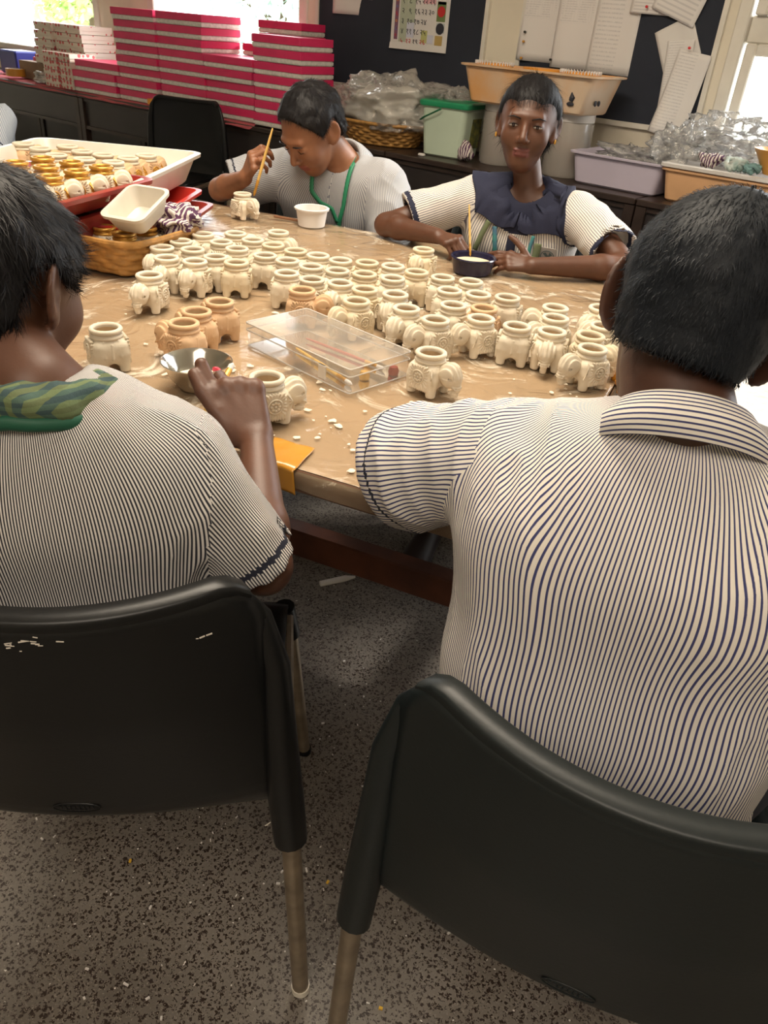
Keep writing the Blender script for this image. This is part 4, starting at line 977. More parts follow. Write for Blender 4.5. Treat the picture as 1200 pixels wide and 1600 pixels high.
# ------------------------------------------------------------------ chairs
def make_chair(label, M, lab2=None, wd=.215, zt=.82, bow=.062):
    e = empty('plastic_chair', (0,0,0), 0, label, 'chair', 'black plastic chairs with steel legs')
    # back shell: u across, v up; sits in the curve the sitter leans on, y forward
    NU, NV = 28, 22
    def P_(u, v):
        a = (u-.5)*2; hw = wd+.009-.016*v-.014*max(0, (v-.85)/.15)**2
        x = a*hw; z = .408+v*(zt-.408)
        z -= .030*(1-abs(a)**2.2)*v*.35
        if v > .9 and abs(a) > .85: z -= .018*((abs(a)-.85)/.15)**2*((v-.9)/.1)
        y = -bow*(1-a*a)*(.35+.65*min(1, v*1.6)) + .012
        y += .085*max(0, (.24-v)/.24)**1.6*(1-.35*abs(a)**3) - .012*v
        return (x, y, z)
    mb = MB().grid(P_, NU, NV); o = mb.build('backrest', M, e, ang=180); md = o.modifiers.new('t', 'SOLIDIFY'); md.thickness = .006; md.offset = 0
    # top lip turned forward
    lip = []
    for i in range(NU+1):
        p = Vector(P_(i/NU, 1)); t = (Vector(P_(min(1,(i+1)/NU), 1))-Vector(P_(max(0,(i-1)/NU), 1))).normalized(); f = Vector((-t.y, t.x, 0)).normalized()
        if f.y < 0: f = -f
        lip.append([p-f*.004+Vector((0,0,-.008)), p-f*.005+Vector((0,0,.001)), p-f*.002+Vector((0,0,.0045)), p+f*.018+Vector((0,0,.0045)), p+f*.022+Vector((0,0,.001)), p+f*.021+Vector((0,0,-.010)), p+f*.017+Vector((0,0,-.010)), p+f*.016+Vector((0,0,-.003)), p+Vector((0,0,-.004))])
    MB().loft(lip, True, True).build('top_lip', M, e, ang=50)
    for s in (-1, 1):
        pts = [(s*(wd-.024), .004, zt-.022), (s*(wd-.010), .006, zt-.05), (s*(wd+.004), .008, .70), (s*(wd+.010), .008, .58), (s*(wd+.016), .008, .48), (s*(wd+.022), .008, .398)]
        MB().tube(pts, [.003,.009,.0135,.0165,.0190,.0185], 14, flat=1.15).build('side_sleeve', M, e, ang=60)
        #
        MB().tube([(s*(wd+.022), .008, .41), (s*(wd+.040), .020, .006)], .0128, 14).build('rear_leg', BRASSY, e)
        MB().tube([(s*(wd+.0398), .020, .014), (s*(wd+.0405), .0205, 0)], .0145, 14).build('foot_cap', PLIN if False else TRAYW, e)
        MB().tube([(s*(wd-.012), .43, .43), (s*(wd+.0), .44, .36)], [.019,.017], 12).build('front_sleeve', M, e)
        MB().tube([(s*(wd-.002), .44, .38), (s*(wd+.028), .485, .006)], .0128, 14).build('front_leg', BRASSY, e)
        MB().tube([(s*(wd+.0278), .4845, .014), (s*(wd+.029), .486, 0)], .0145, 14).build('foot_cap', BLACKP, e)
        MB().tube([(s*(wd+.016), .012, .44), (s*(wd-.006), .43, .415)], .011, 10).build('side_rail', BRASSY, e)
    def seat(u, v):
        a = (u-.5)*2; x = a*(wd-.004-.02*(v > .95)); y = .035+v*.415; z = .445-.016*(1-a*a)*math.sin(PI*min(1, v*1.2)) + .004
        if v > .9: z -= (v-.9)*.25
        return (x, y, z)
    o = MB().grid(seat, 20, 20).build('seat', M, e, ang=180); md = o.modifiers.new('t', 'SOLIDIFY'); md.thickness = .006
    # raised maker's oval on the back, letters unreadable
    st = MB(); st.tube([(math.cos(2*PI*k/24)*.026, 0, math.sin(2*PI*k/24)*.009) for k in range(25)], .0008, 5, cap=False)
    for k in range(8): st.box((-.018+.005*k, 0, .001), (.003,.0016,.005))
    for k in range(5): st.box((-.010+.005*k, 0, -.004), (.003,.0016,.002))
    p = Vector(P_(.5, .27)); st.build('embossed_stamp', M, e, loc=(p.x, p.y-.0035, p.z), rot=(.12,0,0), smooth=False)
    # scuffs
    return e
def place(e, c, n, label=None):
    rz = math.atan2(n[1], n[0])-PI/2; e.location = (c[0], c[1], 0); e.rotation_euler = (0, 0, rz)
    if label: e['label'] = label
    return e
ch1 = place(make_chair('', BLACKP), (-.592, .277), (-.66, .75), 'black plastic chair at the lower left, under the left boy')
SCUFF = mat('scuff', (.72,.66,.58), .6)
sc1 = MB()
rr = random.Random(9)
for (ux, zz, n, sp) in ((-.030,.785,12,.016), (.155,.775,3,.006), (.01,.79,8,.012), (.205,.44,2,.004)):
    for k in range(n):
        x = ux+rr.gauss(0, sp); a = x/.215; y = -.062*(1-a*a)+.012-.012*.9-.0042
        sc1.box((x, y, zz+rr.gauss(0,.004)), (rr.uniform(.0015,.008), .0006, rr.uniform(.0005,.0016)), ry=rr.uniform(-.25,.25), rz=math.atan(2*.062*a/.215))
sc1.build('scuff_marks', SCUFF, ch1, smooth=False)
ch2 = place(make_chair('', BLACKP2), (-.062, .472), (-.276, .96), 'black plastic chair at the lower right, turned, under the right boy')
ch3 = place(copy_tree(ch1), (-3.80, 3.02), (.33, -.95), 'empty black plastic chair standing before the dark desks, facing the viewer')
ch3.location.x, ch3.location.y = -3.98, 3.22; ch3.scale = (1.1, 1.0, 1.04)
ch4 = place(copy_tree(ch2), tuple(T(-1.22, 1.79, 0))[:2], (.20, -.98), 'black plastic chair behind the bowed man, only its right side showing')
ch5 = place(copy_tree(ch2), tuple(T(-.53, 1.80, 0))[:2], (.25, -.97), 'black plastic chair the girl sits on, hidden behind her')
# ------------------------------------------------------------------ people
def nrm(v): v = np.asarray(v, float); return v/np.linalg.norm(v)
def skin_mat(name, col, lip):
    M = mat(name, col, .48, bump=.25, bscale=260, bdist=.0006); nt = M.node_tree; b = nt.nodes['Principled BSDF']
    at = nt.nodes.new('ShaderNodeAttribute'); at.attribute_name = 'tint'
    tc = nt.nodes.new('ShaderNodeTexCoord'); n = nt.nodes.new('ShaderNodeTexNoise'); n.inputs['Scale'].default_value = 18; n.inputs['Detail'].default_value = 5; nt.links.new(tc.outputs['Object'], n.inputs['Vector'])
    r = nt.nodes.new('ShaderNodeValToRGB'); r.color_ramp.elements[0].position = .3; r.color_ramp.elements[1].position = .7
    r.color_ramp.elements[0].color = (*[c*.80 for c in col], 1); r.color_ramp.elements[1].color = (*[min(1, c*1.12) for c in col], 1); nt.links.new(n.outputs['Fac'], r.inputs['Fac'])
    mx = nt.nodes.new('ShaderNodeMixRGB'); nt.links.new(at.outputs['Fac'], mx.inputs[0]); nt.links.new(r.outputs[0], mx.inputs[1]); mx.inputs[2].default_value = (*lip, 1)
    nt.links.new(mx.outputs[0], b.inputs['Base Color']); b.inputs['Subsurface Weight'].default_value = .08; b.inputs['Subsurface Radius'].default_value = (.01,.004,.002); b.inputs['Subsurface Scale'].default_value = .5
    return M
def stripe_mat(name, base, ink, period, duty, rough=.85):
    """woven stripes laid out on the cloth itself (UV in metres)"""
    M = mat(name, base, rough, bump=.25, bscale=500, bdist=.0004); nt = M.node_tree; b = nt.nodes['Principled BSDF']; b.inputs['Specular IOR Level'].default_value = .2
    uv = nt.nodes.new('ShaderNodeUVMap'); sp = nt.nodes.new('ShaderNodeSeparateXYZ'); nt.links.new(uv.outputs[0], sp.inputs[0])
    mu = nt.nodes.new('ShaderNodeMath'); mu.operation = 'MULTIPLY'; mu.inputs[1].default_value = 1/period; nt.links.new(sp.outputs['X'], mu.inputs[0])
    fr = nt.nodes.new('ShaderNodeMath'); fr.operation = 'FRACT'; nt.links.new(mu.outputs[0], fr.inputs[0])
    r = nt.nodes.new('ShaderNodeValToRGB'); el = r.color_ramp.elements; el[0].position = duty-.05; el[0].color = (*ink, 1); el[1].position = duty+.05; el[1].color = (*base, 1)
    e2 = el.new(.96); e2.color = (*base, 1); e3 = el.new(1.0); e3.color = (*ink, 1)
    nt.links.new(fr.outputs[0], r.inputs['Fac']); nt.links.new(r.outputs[0], b.inputs['Base Color']); return M

def hand_prims(W, d, n, side, curl, k=1.0, thumb=(.5, .35), spread=.04, tdir=None):
    """side=+1 right hand, -1 left; d forward, n back-of-hand normal; curl = per finger (mcp,pip,dip) in radians"""
    d = nrm(d); n = nrm(n-np.dot(n, d)*d); s = np.cross(n, d)*side   # towards the thumb
    W = np.asarray(W, float); palm = []; fingers = []
    offs = (.026, .009, -.008, -.024); plen = (.080, .083, .078, .070)
    lens = ((.040,.024,.019), (.044,.027,.020), (.040,.025,.019), (.031,.019,.017)); rad = (.0090, .0092, .0086, .0076)
    for i in range(4):
        kn = W+d*plen[i]*k+s*offs[i]*k+n*(.004-.10*abs(offs[i]-.005))*k
        base = W+d*.012*k+s*offs[i]*.45*k
        palm.append((base, kn-d*.004*k, .0135*k, .0108*k))
        palm.append((kn+n*.0015*k, kn+n*.0015*k-d*.003*k, .0112*k, .0112*k)); a = 0; p = kn; dd = nrm(d+s*spread*(1.2-i)); seg = []
        for j in range(3):
            a += curl[i][j]; dv = dd*math.cos(a)-n*math.sin(a); q = p+dv*lens[i][j]*k
            r0 = rad[i]*k*(1-.08*j); seg.append((p, q, r0, r0*.92)); p = q
        fingers.append(seg)
    palm.append((W+d*.02*k-n*.004+s*.012*k, W+d*.055*k-n*.008*k+s*.004*k, .014*k, .013*k))
    # thumb from the side of the palm near its base
    t0 = W+d*.018*k+s*.020*k-n*.006*k; td = nrm(d*math.cos(thumb[0])+s*math.sin(thumb[0])-n*thumb[1]) if tdir is None else nrm(tdir)
    t1 = t0+td*.040*k; td2 = nrm(td+d*.25-n*.15); t2 = t1+td2*.031*k; td3 = nrm(td2+d*.2-s*.15); t3 = t2+td3*.024*k
    fingers.append([(t0, t1, .0140*k, .0105*k), (t1, t2, .0105*k, .0095*k), (t2, t3, .0095*k, .0080*k)])
    return palm, fingers
REL = [(.35,.45,.3)]*4; GRIP = [(.55,.9,.5), (.8,1.1,.6), (.95,1.2,.6), (1.05,1.2,.6)]

def head_frame(J):
    f = nrm(J['hf']); u = nrm(np.asarray(J.get('hu', (0,0,1)), float)-np.dot(J.get('hu', (0,0,1)), f)*f); r = np.cross(f, u); return np.array([r, f, u])
def head_sd(P, J, ears=True):
    F = head_frame(J).astype(np.float32); s = J.get('hs', 1.0); q = ((P-np.asarray(J['head'], np.float32))@F.T)/s
    m = np.stack([np.abs(q[..., 0]), q[..., 1], q[..., 2]], -1)
    d = sd_ell(q, (0,-.012,.028), (.073,.090,.080)); d = smin(d, sd_ell(q, (0,.030,-.028), (.056,.057,.076)), .03)
    d = smin(d, sd_ell(q, (0,.054,-.082), (.027,.025,.021)), .025)
    d = smin(d, sd_ell(m, (.036,.056,-.022), (.023,.022,.026)), .02)
    d = smin(d, sd_cone(m, (0,.079,.030), (.034,.072,.029), .010, .009), .012)
    d = smax(d, -sd_ell(m, (.031,.094,.010), (.019,.015,.011)), .012)
    d = smin(d, sd_ell(m, (.031,.070,.009), (.0145,.0135,.0115)), .004)
    d = smin(d, sd_cone(q, (0,.083,.014), (0,.101,-.019), .0070, .0105), .008)
    d = smin(d, sd_ell(m, (.0105,.092,-.024), (.0085,.0085,.0070)), .004)
    d = smax(d, -sd_ell(m, (.0065,.099,-.0315), (.0035,.004,.003)), .001)
    d = smin(d, sd_ell(q, (0,.0835,-.047), (.0215,.0080,.0050)), .004)
    d = smin(d, sd_ell(q, (0,.0815,-.0565), (.0185,.0090,.0062)), .003)
    d = smax(d, -sd_cone(m, (0,.0925,-.0515), (.021,.084,-.0512), .0012, .0010), .0015)
    if ears:
        c, sn = math.cos(.22), math.sin(.22); w = m.copy(); y = m[..., 1]+.012; z = m[..., 2]-.000; w[..., 1] = y*c+z*sn; w[..., 2] = -y*sn+z*c
        w[..., 0] = m[..., 0]-.078-.45*np.clip(-y, -.02, .03)
        e = sd_ell(w, (0,0,.002), (.0065,.0185,.0320)); e = smin(e, sd_ell(w, (-.002,.006,-.026), (.006,.009,.010)), .006)
        e = smax(e, -sd_ell(w, (.0065,.003,.005), (.0062,.0120,.0215)), .004); e = smin(e, sd_ell(w, (-.002,.012,-.002), (.006,.005,.008)), .003)
        d = smin(d, e, .005)
    return d*s, q
def torso_prims(J):
    hip, neck = np.array(J['hip'], float), np.array(J['neck'], float); up = nrm(neck-hip); r = nrm(np.array(J['shR'], float)-np.array(J['shL'], float)); r = nrm(r-np.dot(r, up)*up); f = np.cross(up, r)
    k = J.get('k', 1.0); L = np.linalg.norm(neck-hip); at = lambda t, x, y=0: hip+up*L*t+r*x*k+f*y*k
    shL, shR = np.array(J['shL'], float), np.array(J['shR'], float); c = (shL+shR)/2
    W = J.get('w', 1.0)
    pr = [(shL+(c-shL)*.15-up*.012, shR+(c-shR)*.15-up*.012, .048*k, .048*k), (at(.72,-.072*W,.0), at(.72,.072*W,.0), .100*k, .100*k),
          (at(.62,-.065*W,.018), at(.62,.065*W,.018), .092*k, .092*k), (at(.38,-.068*W,.003), at(.38,.068*W,.003), .101*k, .101*k), (at(.05,-.075*W,0), at(.05,.075*W,0), .105*k, .105*k),
          (at(.90,-.045), at(.90,.045), .050*k, .050*k)]
    if J.get('belly'): pr.append((at(.30,-.03,.05), at(.30,.03,.05), .10*k, .10*k))
    return pr, up, r, f
def torso_sd(P, J, grow=0):
    pr, *_ = torso_prims(J); d = None
    for a, b, ra, rb in pr:
        e = sd_cone(P, a, b, ra+grow, rb+grow); d = e if d is None else smin(d, e, .075)
    return d
def bounds(pts, pad):
    pts = np.array(pts); return pts.min(0)-pad, pts.max(0)+pad

def make_person(label, J, skin, shirtM, trimM, res=.0045, sres=.005, hair='short', hairM=None, seed=1, eyes=True, legs=True, trouserM=None, hairfn=None, strands=5000, group=None, sleeve_r=.060, sleeve_t=.66, fold=.008, warp=.004, open_collar=False):
    root = empty('person', (J['hip'][0], J['hip'][1], 0), 0, label, 'person', group)
    inv = Matrix.Translation(root.location).inverted()
    off = np.array(root.location)
    tor, up, rt, fw = torso_prims(J); k = J.get('k', 1.0); F = head_frame(J)
    hd, hs = np.array(J['head'], float), J.get('hs', 1.0)
    neck = np.array(J['neck'], float)
    arms = []; hands = []
    for S, sg in (('R', 1), ('L', -1)):
        sh, el, wr = (np.array(J[n+S], float) for n in ('sh', 'el', 'wr'))
        arms.append((sh, el, wr)); hands.append(hand_prims(wr, J['hd'+S], J['hn'+S], sg, J.get('hc'+S, REL), k=J.get('hk', .92)*k, thumb=J.get('th'+S, (.6,.3)), tdir=J.get('td'+S)))
    lg = []
    for S in 'RL':
        if 'kn'+S in J: lg.append((np.array(J['hip'])+rt*(.075 if S == 'R' else -.075)*k+up*.0, np.array(J['kn'+S], float), np.array(J['an'+S], float)))
    def body(P):
        d = torso_sd(P, J, -.014)
        d = smin(d, sd_cone(P, neck-up*.01, hd-F[2]*.045*hs-F[1]*.018*hs, .052*k*J.get('nk', 1), .047*k*J.get('nk', 1)), .025)
        h, q = head_sd(P, J); d = smin(d, h, .012)
        for (sh, el, wr) in arms:
            mid = el+(wr-el)*.28
            a = sd_cone(P, sh, el, .041*k, .034*k); a = smin(a, sd_cone(P, el, mid, .033*k, .035*k), .015); a = smin(a, sd_cone(P, mid, wr, .034*k, .0225*k), .012)
            d = smin(d, a, .02)
        for (hp, kn, an) in lg:
            d = smin(d, smin(sd_cone(P, hp, kn, .062*k, .046*k), sd_cone(P, kn, an, .045*k, .032*k), .02), .02)
        for palm, fingers in hands:
            pd = None
            for a, b, ra, rb in palm: e = sd_cone(P, a, b, ra, rb); pd = e if pd is None else smin(pd, e, .006)
            fd = None
            for seg in fingers:
                g = None
                for a, b, ra, rb in seg: e = sd_cone(P, a, b, ra, rb); g = e if g is None else smin(g, e, .002)
                pd = smin(pd, g, .0035) if fd is None else smin(pd, g, .0035); fd = g
            d = smin(d, pd, .010)
        return d
    pts = [hd+F[2]*.12, hd+F[1]*.12, hd-F[1]*.12, hd+F[0]*.1, hd-F[0]*.1, J['hip']+rt*.2, J['hip']-rt*.2, J['hip']-fw*.14, J['hip']+fw*.12-np.array([0,0,.12]), J['shR'], J['shL']]
    for a in arms: pts += list(a)
    for palm, fingers in hands: pts += [s_[1] for f_ in fingers for s_ in f_]
    for l in lg: pts += list(l)
    lo, hi = bounds(pts, .07)
    v, q = nets(body, lo, hi, res)
    me = npmesh('body', v-off, q, [skin])
    hq = ((v-hd)@F.T)/hs; lips = (np.abs(hq[:, 0]) < .021) & (hq[:, 2] < -.042) & (hq[:, 2] > -.064) & (hq[:, 1] > .078)
    tint = lips.astype(np.float32)
    at_ = me.attributes.new('tint', 'FLOAT', 'POINT'); at_.data.foreach_set('value', tint)
    bo = link('body', me, root)
    # ---- shirt
    sl = []
    for (sh, el, wr) in arms:
        ax = nrm(el-sh); end = sh+(el-sh)*sleeve_t; sl.append((sh, end, ax))
    hem_z = J['hip'][2]+.02
    def sleeve_sd(P, i):
        sh, end, ax = sl[i]; e = sd_cone(P, sh-up*.006, end+ax*.05, (sleeve_r-.006)*k, (sleeve_r+.004)*k)
        e = np.maximum(e, (P-end.astype(np.float32))@ax.astype(np.float32))
        inner = np.maximum(sd_cone(P, sh, end+ax*.08, (sleeve_r-.012)*k, (sleeve_r-.002)*k), -((P-(end-ax*.035).astype(np.float32))@ax.astype(np.float32)))
        return smax(e, -inner, .001)
    def shirt(P):
        d = torso_sd(P, J, .002)
        tq = (P-neck.astype(np.float32))
        s0 = sleeve_sd(P, 0); s1 = sleeve_sd(P, 1)
        d = smin(smin(d, s0, .03), s1, .03)
        # folds: stretched noise running down and out from the armpits
        x = tq@rt.astype(np.float32); z = tq@up.astype(np.float32); y = tq@fw.astype(np.float32)
        W_ = np.stack([x*1.0+.25*z, y, z*.32-.5*np.abs(x)], -1)
        n = vnoise(W_, 9, seed); n2 = vnoise(W_, 24, seed+1); n3 = vnoise(P, 6, seed+2)
        wgt = .30+.9*np.clip((np.abs(x)-.06)/.10, 0, 1)
        d = d-fold*wgt*((1-np.abs(2*n-1))**2-.35)-fold*.4*wgt*((1-np.abs(2*n2-1))**2-.3)-fold*.7*(n3-.5)
        d = smax(d, -sd_cone(P, neck-up*.02+fw*J.get('nf', .012), neck+up*.12+fw*J.get('nf', .010), J.get('no', .052)*.82*k, .085*k), .006)
        return np.maximum(d, hem_z-P[..., 2])
    lo2, hi2 = bounds([J['hip']+rt*.2, J['hip']-rt*.2, J['hip']-fw*.14, J['hip']+fw*.16, neck+up*.03]+[s_[0] for s_ in sl]+[s_[1] for s_ in sl], .09); lo2[2] = hem_z-.01
    v, q = nets(shirt, lo2, hi2, sres)
    ms = [shirtM, trimM]; me = npmesh('shirt', v-off, q, ms)
    # stripe coordinates per face corner
    fc = v[q].mean(1); td = torso_sd(fc.astype(np.float32), J, .004)
    reg = np.zeros(len(q), int)
    for i in (0, 1):
        sh, end, ax = sl[i]; e = sd_cone(fc.astype(np.float32), sh, end, (sleeve_r-.004)*k, sleeve_r*k); al = (fc-sh)@ax
        reg[(e < td-.004) & (al > -.01)] = i+1
    uvs = np.zeros((len(q), 4, 2), np.float32); cv = v[q]; cvf = cv.reshape(-1, 3)
    wn = ((vnoise(cvf.astype(np.float32), 5, seed+5)-.5)*1.6+(vnoise(cvf.astype(np.float32), 13, seed+6)-.5)*.7).reshape(len(q), 4)*warp
    tq = cv-neck; lx = tq@rt; ly = tq@fw; lz = tq@up; a_, b_ = .175*k*J.get('w', 1), .115*k
    th = np.arctan2(lx/a_, -ly/b_)
    tt_ = np.linspace(-PI, PI, 721); dl = np.hypot(a_*np.cos(tt_), b_*np.sin(tt_)); arc = np.concatenate([[0], np.cumsum((dl[1:]+dl[:-1])/2*(tt_[1]-tt_[0]))]); arc -= arc[360]
    ut = np.interp(th, tt_, arc)
    front = ly > .02; uvs[..., 0] = ut+wn; uvs[..., 1] = lz
    # keep the seam of the angle wrap from smearing across one face
    rngu = uvs[..., 0].max(1)-uvs[..., 0].min(1); bad = rngu > .1; uvs[bad, :, 0] = uvs[bad, :1, 0]
    for i in (0, 1):
        sh, end, ax = sl[i]; m_ = reg == i+1; ref = nrm(up-np.dot(up, ax)*ax); ref2 = np.cross(ax, ref); p = cv[m_]-sh
        aa = np.arctan2(p@ref2, p@ref); aa = np.where(aa.max(1, keepdims=True)-aa.min(1, keepdims=True) > PI, np.where(aa < 0, aa+2*PI, aa), aa)
        uvs[m_, :, 0] = aa*sleeve_r*k+wn[m_]; uvs[m_, :, 1] = p@ax
    uvl = me.uv_layers.new(name='UVMap'); uvl.data.foreach_set('uv', uvs.ravel())
    mi = np.zeros(len(q), np.int32)
    for i in (0, 1):
        sh, end, ax = sl[i]; dist = np.linalg.norm(end-sh)-(fc-sh)@ax; m_ = (reg == i+1) & (dist > J.get('trim', (.012,.019))[0]) & (dist < J.get('trim', (.012,.019))[1]); mi[m_] = 1
    if 'yoke' in J: mi[(np.linalg.norm(fc-(neck+fw*.02), axis=1) < J['yoke'])] = 1
    me.polygons.foreach_set('material_index', mi)
    so_ = link('shirt', me, root)
    # ---- trousers and shoes
    if legs and lg:
        def tr(P):
            d = sd_cone(P, J['hip']-rt*.07*k, J['hip']+rt*.07*k, .108*k, .108*k)
            for (hp, kn, an) in lg: d = smin(d, smin(sd_cone(P, hp, kn, .078*k, .060*k), sd_cone(P, kn, an+(kn-an)*.1, .060*k, .055*k), .02), .03)
            return np.maximum(d-.004*(vnoise(P, 14, seed)-.5), P[..., 2]-hem_z-.015)
        pl = [J['hip']+rt*.15, J['hip']-rt*.15, J['hip']-fw*.1, J['hip']+up*.05]+[x for l in lg for x in l]
        lo3, hi3 = bounds(pl, .09); v, q = nets(tr, lo3, hi3, .008); link('trousers', npmesh('trousers', v-off, q, [trouserM]), root)
        for (hp, kn, an) in lg:
            d_ = nrm([fw[0], fw[1], 0]); c = np.array(an); c[2] = .0
            A = Matrix.Translation(Vector(c)-root.location) @ Matrix.Rotation(math.atan2(d_[1], d_[0]), 4, 'Z'); mb = MB()
            rings = []
            for (x, w_, h_) in ((-.055,.018,.05), (-.045,.032,.075), (0,.037,.085), (.05,.038,.065), (.11,.044,.045), (.15,.040,.035), (.175,.02,.022)):
                rings.append([A @ Vector((x, math.cos(a)*w_, max(.002, h_*.5+math.sin(a)*h_*.5))) for a in np.linspace(0, 2*PI, 14, endpoint=False)])
            mb.loft(rings, True, True); mb.build('shoe', SHOE, root, ang=60)
    # ---- hair
    if hair:
        def hsd(P):
            q = ((P-hd.astype(np.float32))@F.T.astype(np.float32))/hs
            return hairfn(q, P)*hs
        lo4, hi4 = bounds([hd+F[0]*.1, hd-F[0]*.1, hd+F[1]*.13, hd-F[1]*.14, hd+F[2]*.14, hd-F[2]*.12]+J.get('hairpts', []), .02)
        v, q = nets(hsd, lo4, hi4, .0045); hm = npmesh('hair', v-off, q, [hairM]); ho = link('hair', hm, root)
        # strands lying on the surface
        fcs = v[q]; c = fcs.mean(1); nn = np.cross(fcs[:, 2]-fcs[:, 0], fcs[:, 3]-fcs[:, 1]); nn /= np.linalg.norm(nn, axis=1, keepdims=True)+1e-9
        rg = np.random.default_rng(seed); pick = rg.integers(0, len(c), strands); mb = []; fsl = []
        crown = hd-F[1]*.045*hs+F[2]*.10*hs
        P0 = c[pick]+nn[pick]*(-.001); N0 = nn[pick]
        g = P0-crown; g = g-(np.sum(g*N0, 1))[:, None]*N0; g /= np.linalg.norm(g, axis=1, keepdims=True)+1e-6
        g = g+rg.normal(0, .22, g.shape); g = g-(np.sum(g*N0, 1))[:, None]*N0; g /= np.linalg.norm(g, axis=1, keepdims=True)+1e-6
        Ls = rg.uniform(.6, 1.2, strands)*J.get('hairlen', .022); lift = rg.uniform(.0, 1.0, strands)**3*J.get('hairlift', .006)
        wv = np.cross(N0, g)*.00035
        A0 = P0-wv; A1 = P0+wv; m1 = P0+g*(Ls*.5)[:, None]+N0*(.0022+lift)[:, None]; B0 = m1-wv; B1 = m1+wv; tp = P0+g*Ls[:, None]+N0*(.0008+lift*1.1)[:, None]
        V_ = np.stack([A0, A1, B1, B0, tp], 1).reshape(-1, 3)-off; i5 = np.arange(strands)*5
        me2 = bpy.data.meshes.new('hair_strands'); fl_ = [(a, a+1, a+2, a+3) for a in i5.tolist()]+[(a+3, a+2, a+4) for a in i5.tolist()]
        me2.from_pydata(V_.tolist(), [], fl_); me2.materials.append(hairM); me2.shade_smooth(); st2 = link('hair_strands', me2, ho); st2['kind'] = 'stuff'
    # ---- eyes, brows
    if eyes:
        for sx in (-1, 1):
            c = hd+F.T@np.array([sx*.031,.0772,.0085])*hs
            Mx = Matrix(((F[0][0],F[1][0],F[2][0]),(F[0][1],F[1][1],F[2][1]),(F[0][2],F[1][2],F[2][2]))).to_4x4(); Mx.translation = Vector(c-off)
            if eyes == 'down':
                ls = MB().tube([(-.0125*hs,.0045*hs,-.0012), (0,.0080*hs,-.0045*hs), (.0125*hs,.0045*hs,-.0012)], [.0006,.0012,.0006], 6).mesh('eyelashes', hairM, True, 180); ls.transform(Mx); link('eyelashes', ls, root)
            eo = MB().ball((0,0,0), (.0125*hs,.0078*hs,(.0040 if eyes == 'open' else .0022)*hs), 14, 10)
            if eyes == 'open':
                me_ = eo.mesh('eye', EYEW, True, 180); me_.transform(Mx); e_ = link('eye', me_, root)
                ir = MB().ball((0,.0052*hs,0), (.0052*hs,.0034*hs,.0046*hs), 12, 8).mesh('iris', EYEB, True, 180); ir.transform(Mx); link('iris', ir, e_)
            br = MB().tube([(sx*-.016*hs,.0105*hs,.0165*hs), (sx*.002*hs,.0120*hs,.0215*hs), (sx*.018*hs,.0030*hs,.0175*hs)], [.0022,.0032,.0012], 8, flat=.6); bm_ = br.mesh('eyebrow', hairM, True, 180); bm_.transform(Mx); link('eyebrow', bm_, root)
            if eyes == 'open':
                ls = MB().tube([(-.0125*hs,.0045*hs,.0010), (0,.0085*hs,.0052*hs), (.0125*hs,.0045*hs,.0010)], [.0006,.0011,.0006], 6).mesh('eyelashes', hairM, True, 180); ls.transform(Mx); link('eyelashes', ls, root)
    return dict(root=root, off=off, J=J, up=up, rt=rt, fw=fw, neck=neck, F=F, hd=hd, shirt=shirt, sl=sl, body=body, k=k)

def collar(pp, M, drop_f=.055, h=.034, r_top=.055, r_out=.080, drop=.012, name='collar', gap=.55, tilt=None):
    """folded shirt collar around the neck, open at the front"""
    J = pp['J']; ax = nrm((pp['hd']-pp['F'][2]*.045)-pp['neck']); ax = nrm(ax*.35+pp['up']) if tilt is None else nrm(tilt); r = nrm(pp['rt']-np.dot(pp['rt'], ax)*ax); f = np.cross(ax, r); k = pp['k']; c = pp['neck']-pp['off']
    sec = [(r_top-.002, -.010, 0), (r_top-.002, h-.004, .03), (r_top+.001, h, .035), (r_top+.006, h-.001, .040), (r_top+(r_out-r_top)*.5, h*.45, .056), (r_out, -drop, .078), (r_out-.003, -drop-.001, .080), (r_top+.004, h*.3, .10)]
    N = 72; rings = []; uv = []
    for i in range(N+1):
        t = i/N; ph = -PI/2+gap/2*0+(-PI+gap*.5)+ (2*PI-gap)*t   # back of the neck is the middle
        ph = PI/2+gap/2+(2*PI-gap)*t; ring = []
        fr = max(0, math.sin(ph))
        for (rr_, z, u) in sec:
            e = rr_*k; zz = z-drop_f*((1+math.sin(ph))/2)**1.1
            if rr_ > r_top+.01: e += .008*abs(math.cos(ph))*k
            ring.append(Vector(c+r*math.cos(ph)*e+f*math.sin(ph)*e*.98+ax*zz*k)); uv.append((u*1.25, t))
        rings.append(ring)
    mb = MB().loft(rings, True, True); me = mb.mesh(name, M, True, 180); ul = me.uv_layers.new(name='UVMap')
    for p in me.polygons:
        for li in p.loop_indices: ul.data[li].uv = uv[me.loops[li].vertex_index]
    return link(name, me, pp['root'])
def conform(pp, pts, lift=.003, it=3):
    """lift points that sink into the shirt back onto its surface"""
    P = np.array(pts, np.float32)+pp['off'].astype(np.float32)
    for _ in range(it):
        d = pp['shirt'](P); e = 1e-3; g = np.stack([pp['shirt'](P+np.eye(3, dtype=np.float32)[i]*e)-d for i in range(3)], -1); g /= np.linalg.norm(g, axis=-1, keepdims=True)+1e-9
        P = P+g*np.maximum(0, lift-d)[:, None]
    return [Vector(p) for p in (P-pp['off'])]
def on_shirt(pp, x, z, lift=.003, back=False):
    """point of the shirt front (or back) at torso coordinates x (right), z (up from the neck)"""
    p = pp['neck']+pp['rt']*x+pp['up']*z+(pp['fw']*(-.3 if back else .3)); d = pp['fw']*(1 if back else -1)
    for _ in range(60):
        s = float(pp['shirt'](np.array([[p]], np.float32))[0, 0])
        if s < lift: break
        p = p+d*max(s-lift*.7, .001)*.8
    return p
